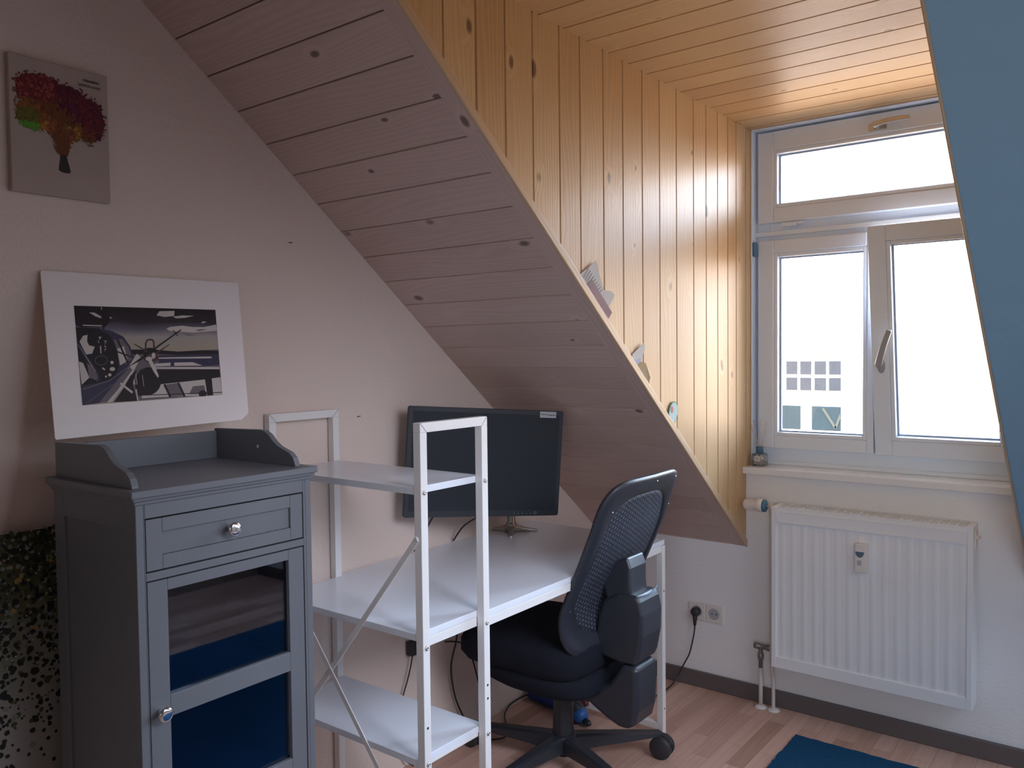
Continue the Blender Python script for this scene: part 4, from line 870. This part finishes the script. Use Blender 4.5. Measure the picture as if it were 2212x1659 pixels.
cable('cable', 'black cable arching out from the wall behind the seat and down to the floor', [(0.004, -1.05, 0.385), (0.025, -1.03, 0.385), (0.03, -0.978, 0.362), (0.03, -0.93, 0.30), (0.03, -0.887, 0.175), (0.03, -0.861, 0.085), (0.035, -0.885, 0.03), (0.06, -0.93, 0.005)])
cable('cable', 'black cable curling across the floor behind the chair base', [(0.13, -0.45, 0.006), (0.015, -0.472, 0.006), (-0.0 + 0.012, -0.56, 0.02), (0.012, -0.66, 0.02), (0.03, -0.73, 0.006), (0.10, -0.81, 0.006), (0.153, -0.888, 0.006), (0.10, -0.96, 0.005)], 0.003)

# ---------------------------------------------------------------- monitor on its stand
mo = thing('computer_monitor', 'black flat monitor, switched off and slightly tilted, on the desk', 'monitor', (0.075, -0.75, 0.75))
W_, H_ = 0.579, 0.380
a = 1.043; d3 = Vector((math.cos(a), math.sin(a), 0)); n3 = Vector((math.sin(a), -math.cos(a), 0)); up3 = Vector((0, 0, 1))
d2 = d3 * math.cos(0.07) - up3 * math.sin(0.07); u2 = d3 * math.sin(0.07) + up3 * math.cos(0.07)
MT = Matrix(((d2.x, n3.x, u2.x, 0.221), (d2.y, n3.y, u2.y, -1.057), (d2.z, n3.z, u2.z, 1.069), (0, 0, 0, 1)))
def mv(x, y, z): return MT @ Vector((x, y, z))     # x across, y towards the viewer, z up
mb = MB(); rr = roundrect(0, 0, W_ / 2, H_ / 2, 0.008, 4)
mb.rings([[mv(x * f, y, z * g) for x, z in rr] for y, f, g in ((-0.022, 0.985, 0.975), (-0.018, 1, 1), (-0.002, 1, 1), (0.0, 0.997, 0.995))], None, True, False)
mb.build('bezel', 'monitor_plastic', mo)
mb = MB(); mb.rings([[mv(x, y, z) for x, z in roundrect(0, 0, 0.18 * f, 0.13 * f, 0.02, 4)] for y, f in ((-0.048, 0.8), (-0.042, 0.95), (-0.021, 1.0))]); mb.build('rear_housing', 'black_plastic', mo)
mb = MB(); mb.box((-W_ / 2 + 0.016, 0.0, -H_ / 2 + 0.022), (W_ / 2 - 0.016, 0.0008, H_ / 2 - 0.016), None, MT); mb.build('screen', 'screen', mo)
mb = MB(); sx0, sx1, sz1, sz0 = W_ / 2 - 0.094, W_ / 2 - 0.030, H_ / 2 - 0.003, H_ / 2 - 0.025
mb.box((sx0, 0.0009, sz0), (sx1, 0.0013, sz1), None, MT); st = mb.build('sticker', 'label', mo); st['label'] = 'silver sticker in the upper right corner'
mb = MB()
def scrib(x0, x1, z, h_, n, r, y=0.0016):
    P = [mv(lerp(x0, x1, i / n), y, z + h_ * math.sin(i * 2.4) * 0.5) for i in range(n + 1)]; mb.tube(P, r, 4)
scrib(sx0 + 0.002, sx0 + 0.023, (sz0 + sz1) / 2 + 0.0005, 0.004, 22, 0.0006); scrib(sx0 + 0.032, sx1 - 0.003, (sz0 + sz1) / 2 - 0.0012, 0.005, 24, 0.0008)
for zz in (0.005, 0.0, -0.005): mb.box((sx0 + 0.0255, 0.0014, (sz0 + sz1) / 2 + zz - 0.001), (sx0 + 0.0285, 0.0018, (sz0 + sz1) / 2 + zz + 0.001), None, MT)
mb.build('sticker_print', 'label_ink', st)
mb = MB(); scrib(-W_ / 2 + 0.030, -W_ / 2 + 0.082, H_ / 2 - 0.0095, 0.0022, 50, 0.00035, 0.0004); mb.build('model_lettering', 'print_dim', mo)
mb = MB(); mb.prism([mv(-0.008, 0.0002, -H_ / 2 + 0.006), mv(-0.004, 0.0002, -H_ / 2 + 0.006), mv(-0.002, 0.0002, -H_ / 2 + 0.015), mv(-0.006, 0.0002, -H_ / 2 + 0.015)], n3 * 0.0004); mb.prism([mv(0.002, 0.0002, -H_ / 2 + 0.006), mv(0.006, 0.0002, -H_ / 2 + 0.006), mv(0.007, 0.0002, -H_ / 2 + 0.015), mv(0.003, 0.0002, -H_ / 2 + 0.015)], n3 * 0.0004)
mb.build('emblem', 'print_dim', mo)
for i, x in enumerate((0.116, 0.132, 0.148, 0.163, 0.179)):
    mb = MB(); mb.lathe(mv(x, 0.0002, -H_ / 2 + 0.010), n3, [(0, 0.0014), (0.0004, 0.0012)], 10); mb.build('button_mark', 'label', mo)
mb = MB(); c0 = mv(0.197, 0.0006, -H_ / 2 + 0.0115)
mb.tube([c0 + (d2 * math.cos(t) + u2 * math.sin(t)) * 0.0055 for t in [2 * PI * i / 20 for i in range(21)]], 0.0004, 5); mb.lathe(c0, n3, [(0, 0.0014), (0.0004, 0.0012)], 10); mb.build('power_button', 'label', mo)
# stand: three-footed foot, column and arm
bx, by = 0.078, -0.735
mb = MB()
for (tx, ty, ln) in ((0.055, 0.050, 1), (0.045, -0.060, 1), (-0.062, -0.015, 1)):
    d = Vector((tx, ty, 0)); L_ = d.length; d.normalize(); s_ = Vector((-d.y, d.x, 0)); 
    secs = []
    for t, hw, zt in ((-0.1, 0.022, 0.785), (0.2, 0.019, 0.781), (0.6, 0.011, 0.770), (1.0, 0.008, 0.762), (1.25, 0.0065, 0.759), (1.32, 0.004, 0.756)):
        c = Vector((bx, by, 0)) + d * L_ * t * 1.05
        secs.append([c + s_ * hw + Vector((0, 0, 0.7505)), c + s_ * hw * 0.8 + Vector((0, 0, zt - 0.002)), c + Vector((0, 0, zt)), c - s_ * hw * 0.8 + Vector((0, 0, zt - 0.002)), c - s_ * hw + Vector((0, 0, 0.7505))])
    mb.rings(secs)
mb.build('stand_foot', 'satin', mo)
mb = MB(); mb.lathe((bx, by, 0.755), (0, 0, 1), [(0, 0.026), (0.022, 0.024), (0.032, 0.019), (0.036, 0.0165), (0.33, 0.0165), (0.335, 0.012)], 24); mb.build('column', 'satin', mo)
mb = MB(); hc = mv(0, -0.048, 0.0); mb.tube([(bx, by, 1.055), (bx + 0.02, by - 0.14, 1.06), tuple(hc)], 0.014, 12); mb.build('arm', 'satin', mo)
for pts in ([tuple(mv(-0.16, -0.02, -H_ / 2 + 0.02)), (0.06, -1.17, 0.87), (0.035, -1.20, 0.80), (0.014, -1.21, 0.757)], [tuple(mv(0.02, -0.03, -H_ / 2 + 0.02)), (0.14, -1.00, 0.865), (0.06, -1.0, 0.815), (0.014, -1.005, 0.757)]):
    mb = MB(); mb.tube(pts, 0.0034, 8, sub=7); mb.build('cable', 'black_plastic', mo)

# ---------------------------------------------------------------- swivel chair
HX, HY = 0.440, -0.915
ch = thing('office_chair', 'black swivel office chair with curved net backrest on five castors', 'chair', (HX, HY, 0))
bsp = [(0.46, 0.612), (0.50, 0.600), (0.56, 0.588), (0.60, 0.590), (0.652, 0.602), (0.716, 0.632), (0.80, 0.676), (0.87, 0.706), (0.93, 0.724), (0.98, 0.742), (1.02, 0.760), (1.07, 0.786)]
def bx_of(z):
    if z <= bsp[0][0]: return bsp[0][1]
    for (z0, x0), (z1, x1) in zip(bsp[:-1], bsp[1:]):
        if z <= z1: t = (z - z0) / (z1 - z0); return lerp(x0, x1, t)
    return bsp[-1][1]
def bsm(z): return sum(bx_of(z + dz) for dz in (-0.03, -0.015, 0, 0.015, 0.03)) / 5
BZ, BH, BW = 0.763, 0.296, 0.239
def bpnt(a_, b_, dx=0.0):          # a_: across, b_: up from the middle of the back
    z = BZ + b_; wv = a_ / BW
    return Vector((bsm(z) + 0.022 * (1 - wv * wv) + dx, HY + a_, z))
def sup(W, H, th, n):
    c, s_ = math.cos(th), math.sin(th); return (W * math.copysign(abs(c) ** (2 / n), c), H * math.copysign(abs(s_) ** (2 / n), s_))
NT = 72
def outline(dw, dh, n): return [sup(BW - dw, BH - dh, 2 * PI * i / NT, n) for i in range(NT)]
def ring_pts(dw, dh, n, dx): return [bpnt(a_, b_, dx) for a_, b_ in outline(dw, dh, n)]
mb = MB()
R = [ring_pts(0.0, 0.0, 6.5, 0.0), ring_pts(0.004, 0.004, 6.3, 0.010), ring_pts(0.016, 0.018, 5.5, 0.014), ring_pts(0.042, 0.055, 3.6, 0.012), ring_pts(0.048, 0.062, 3.4, 0.006), ring_pts(0.048, 0.062, 3.4, -0.008), ring_pts(0.02, 0.02, 5.2, -0.014), ring_pts(0.004, 0.004, 6.3, -0.010), ring_pts(0.0, 0.0, 6.5, 0.0)]
mb.rings(R, None, cap=False); bmesh.ops.remove_doubles(mb.bm, verts=mb.bm.verts, dist=1e-6); bf = mb.build('backrest_frame', 'chair_plastic', ch)
# net
mb = MB(); NR = 14
def netface(dx):
    rows = []
    for r in range(NR + 1):
        f = max(r / NR, 0.02); rows.append([(a_ * f, b_ * f) for a_, b_ in outline(0.046, 0.060, 3.4)])
    for r in range(NR):
        for j in range(NT):
            q = (rows[r][j], rows[r][(j + 1) % NT], rows[r + 1][(j + 1) % NT], rows[r + 1][j])
            mb.face([bpnt(a_, b_, dx) for a_, b_ in q], 'net', [(a_, b_) for a_, b_ in q], True)
    q = rows[0]; mb.face([bpnt(a_, b_, dx) for a_, b_ in q], 'net', q)
netface(0.0035); bmesh.ops.remove_doubles(mb.bm, verts=mb.bm.verts, dist=1e-6)
no_ = mb.build('net_panel', None, ch); md = no_.modifiers.new('thick', 'SOLIDIFY'); md.thickness = 0.004; md.offset = 0
for a_, b_ in ((0.02, BH - 0.024), (0.18, BH - 0.03), (-0.185, BH - 0.10), (0.222, 0.16), (-0.215, -0.13)):
    mb = MB(); p_ = bpnt(a_, b_, 0.0135); mb.lathe(p_, (1, 0, 0.3), [(0, 0.0035), (0.001, 0.003)], 10); mb.build('screw', 'brass_dull', bf)
# seat cushion
mb = MB(); R = []
for z, f in ((0.372, 0.62), (0.378, 0.80), (0.395, 0.93), (0.425, 1.0), (0.465, 1.0), (0.487, 0.96), (0.499, 0.86), (0.504, 0.6), (0.502, 0.25)):
    ring = []
    for i in range(56):
        t = 2 * PI * i / 56; p_, q_ = sup(0.262 * f, 0.250 * f, t, 4.6)
        zz = z + 0.016 * max(0, p_ / 0.262) ** 2 * (z > 0.45) - 0.018 * max(0, -p_ / 0.262) ** 3
        ring.append(Vector((0.380 + p_, HY + q_, zz)))
    R.append(ring)
mb.rings(R); mb.build('seat', 'chair_fabric', ch)
mb = MB(); R = []
for z, fx, fy, ox in ((0.285, 0.09, 0.085, 0.455), (0.300, 0.15, 0.14, 0.45), (0.322, 0.195, 0.20, 0.44), (0.345, 0.218, 0.230, 0.425), (0.384, 0.228, 0.238, 0.41), (0.40, 0.22, 0.225, 0.41)):
    R.append([Vector((ox + sup(fx, fy, 2 * PI * i / 40, 3.4)[0], HY + sup(fx, fy, 2 * PI * i / 40, 3.4)[1], z)) for i in range(40)])
mb.rings(R); mb.build('seat_shell', 'chair_fabric', ch)
mb = MB(); mb.box((0.40, HY - 0.045, 0.27), (0.60, HY + 0.045, 0.33)); me_ = mb.build('tilt_mechanism', 'black_plastic', ch, bevel=0.01)
mb = MB(); mb.lathe((0.575, HY - 0.0705, 0.310), (0, -1, 0), [(0, 0.008), (0.003, 0.007), (0.004, 0.003)], 14); mb.build('bolt', 'satin', me_)
# support arm rising behind the seat
yh = 0.070
def side(pts, y_a, y_b, name, bev=0.012):
    mb = MB(); mb.prism([(x, y_a, z) for x, z in pts], (0, y_b - y_a, 0)); return mb.build(name, 'chair_plastic', ch, bevel=bev, seg=4)
side([(0.545, 0.318), (0.56, 0.296), (0.61, 0.268), (0.66, 0.243), (0.70, 0.228), (0.735, 0.226), (0.760, 0.245), (0.772, 0.29), (0.776, 0.36), (0.773, 0.425), (0.765, 0.44), (0.715, 0.44), (0.69, 0.40), (0.665, 0.365), (0.62, 0.345), (0.57, 0.345)], HY - yh, HY + yh, 'lower_support', 0.02)
uo = side([(0.612, 0.48), (0.628, 0.455), (0.70, 0.443), (0.765, 0.443), (0.778, 0.47), (0.792, 0.54), (0.794, 0.61), (0.785, 0.652), (0.772, 0.672), (0.70, 0.668), (0.650, 0.64), (0.628, 0.58)], HY - yh, HY + yh, 'upper_support')
mb = MB(); mb.prism([(0.668, HY - 0.062, 0.62), (0.752, HY - 0.055, 0.62), (0.742, HY - 0.052, 0.70), (0.738, HY - 0.045, 0.75), (0.722, HY - 0.04, 0.785), (0.665, HY - 0.045, 0.76), (0.640, HY - 0.055, 0.68)], (0, 0.11, 0)); mb.build('inner_support', 'chair_plastic', ch, bevel=0.008, seg=3)
mb = MB(); mb.tube([(0.772, HY - yh + 0.004, 0.668), (0.783, HY - yh * 0.5, 0.669), (0.787, HY, 0.670), (0.785, HY + yh * 0.5, 0.674), (0.774, HY + yh - 0.004, 0.680)], 0.0022, 8, sub=4); mb.build('rim', 'plastic_grey', uo)
# column and star base
mb = MB(); mb.lathe((HX, HY, 0.035), (0, 0, 1), [(0, 0.022), (0.02, 0.026), (0.055, 0.030), (0.085, 0.037), (0.21, 0.034), (0.245, 0.033), (0.25, 0.026), (0.30, 0.026)], 28); mb.build('column', 'black_plastic', ch)
mb = MB(); mb.lathe((HX, HY, 0.062), (0, 0, 1), [(0, 0.040), (0.010, 0.048), (0.045, 0.047), (0.052, 0.042)], 30)
ends = []
for k, ang_ in enumerate((46, 120, 194, 266, 338)):
    d = Vector((math.cos(math.radians(ang_)), math.sin(math.radians(ang_)), 0)); s_ = Vector((-d.y, d.x, 0)); secs = []
    for t, hw, zb, zt in ((0.03, 0.030, 0.060, 0.112), (0.09, 0.026, 0.062, 0.110), (0.20, 0.022, 0.068, 0.103), (0.30, 0.019, 0.074, 0.096), (0.352, 0.018, 0.078, 0.092), (0.360, 0.012, 0.080, 0.088)):
        c = Vector((HX, HY, 0)) + d * t
        secs.append([c - s_ * hw + Vector((0, 0, zb)), c + s_ * hw + Vector((0, 0, zb)), c + s_ * hw + Vector((0, 0, zt - 0.006)), c + s_ * hw * 0.6 + Vector((0, 0, zt)), c - s_ * hw * 0.6 + Vector((0, 0, zt)), c - s_ * hw + Vector((0, 0, zt - 0.006))])
    mb.rings(secs, None, True, False); ends.append(Vector((HX, HY, 0)) + d * 0.343)
base = mb.build('star_base', 'chair_plastic', ch)
for k, (e_, rot) in enumerate(zip(ends, (7, 20, 170, 100, 215))):
    a_ = math.radians(rot); d = Vector((math.cos(a_), math.sin(a_), 0)); ax = Vector((-d.y, d.x, 0)); c = e_ + d * 0.018 + Vector((0, 0, 0.0402))
    mb = MB(); mb.lathe(e_ + Vector((0, 0, 0.045)), (0, 0, 1), [(0, 0.011), (0.036, 0.011)], 12)
    mb.prism([c - ax * 0.006 + d * 0.0395 * math.cos(t) * -1 + Vector((0, 0, 0.0415 * math.sin(t))) for t in [math.radians(x) for x in range(-20, 165, 15)]] + [c - ax * 0.006], ax * 0.012); cs = mb.build('caster', 'black_plastic', base)
    for sgn in (-1, 1):
        mb = MB(); mb.lathe(c + ax * (sgn * 0.007), ax * sgn, [(0, 0.038), (0.002, 0.040), (0.016, 0.040), (0.020, 0.037), (0.0205, 0.027), (0.0225, 0.023), (0.023, 0.002)], 32); mb.build('wheel', 'black_plastic', cs)

# ---------------------------------------------------------------- blue roll under the desk
br_ = thing('blue_roll', 'dark blue cloth roll lying on the floor under the desk', 'roll', (0.17, -0.6, 0))
mb = MB(); mb.lathe((0.03, -0.545, 0.033), (1, -0.16, 0), [(0, 0.022), (0.006, 0.031), (0.08, 0.0315), (0.16, 0.030), (0.235, 0.031), (0.245, 0.027)], 20); mb.build('roll', 'blue_cloth', br_)
mb = MB(); mb.lathe((0.27, -0.60, 0.034), (1, -0.3, 0), [(0, 0.020), (0.01, 0.030), (0.03, 0.0325), (0.055, 0.031), (0.068, 0.024), (0.075, 0.012)], 14); o = mb.build('end_cap', 'blue_bright', br_); o['label'] = 'bright blue end'
mb = MB(); mb.lathe((0.343, -0.622, 0.020), (1, -0.3, -0.1), [(0, 0.014), (0.02, 0.013), (0.03, 0.006)], 12); mb.build('stopper', 'black_plastic', br_)
mb = MB(); mb.lathe((0.27, -0.55, 0.055), (1, 0.1, 0), [(0, 0.012), (0.03, 0.014), (0.04, 0.008)], 12); mb.build('strap', 'red_plastic', br_)

# ---------------------------------------------------------------- rug
mb = MB(); r3 = random.Random(3); rx0, rx1, ry0, ry1 = 1.026, 2.65, -2.3, -0.228
P = []
def edge(a, b, n):
    for i in range(n):
        t = i / n; P.append((lerp(a[0], b[0], t) + r3.uniform(-0.003, 0.003), lerp(a[1], b[1], t) + r3.uniform(-0.003, 0.003), 0.0005))
edge((rx0, ry1), (rx1, ry1), 60); edge((rx1, ry1), (rx1, ry0), 110); edge((rx1, ry0), (rx0, ry0), 60); edge((rx0, ry0), (rx0, ry1), 110)
mb.prism(P, (0, 0, 0.010)); rg = tag(mb.build('rug', 'rug', bevel=0.003), 'dark blue rug on the laminate floor in front of the radiator', 'rug')
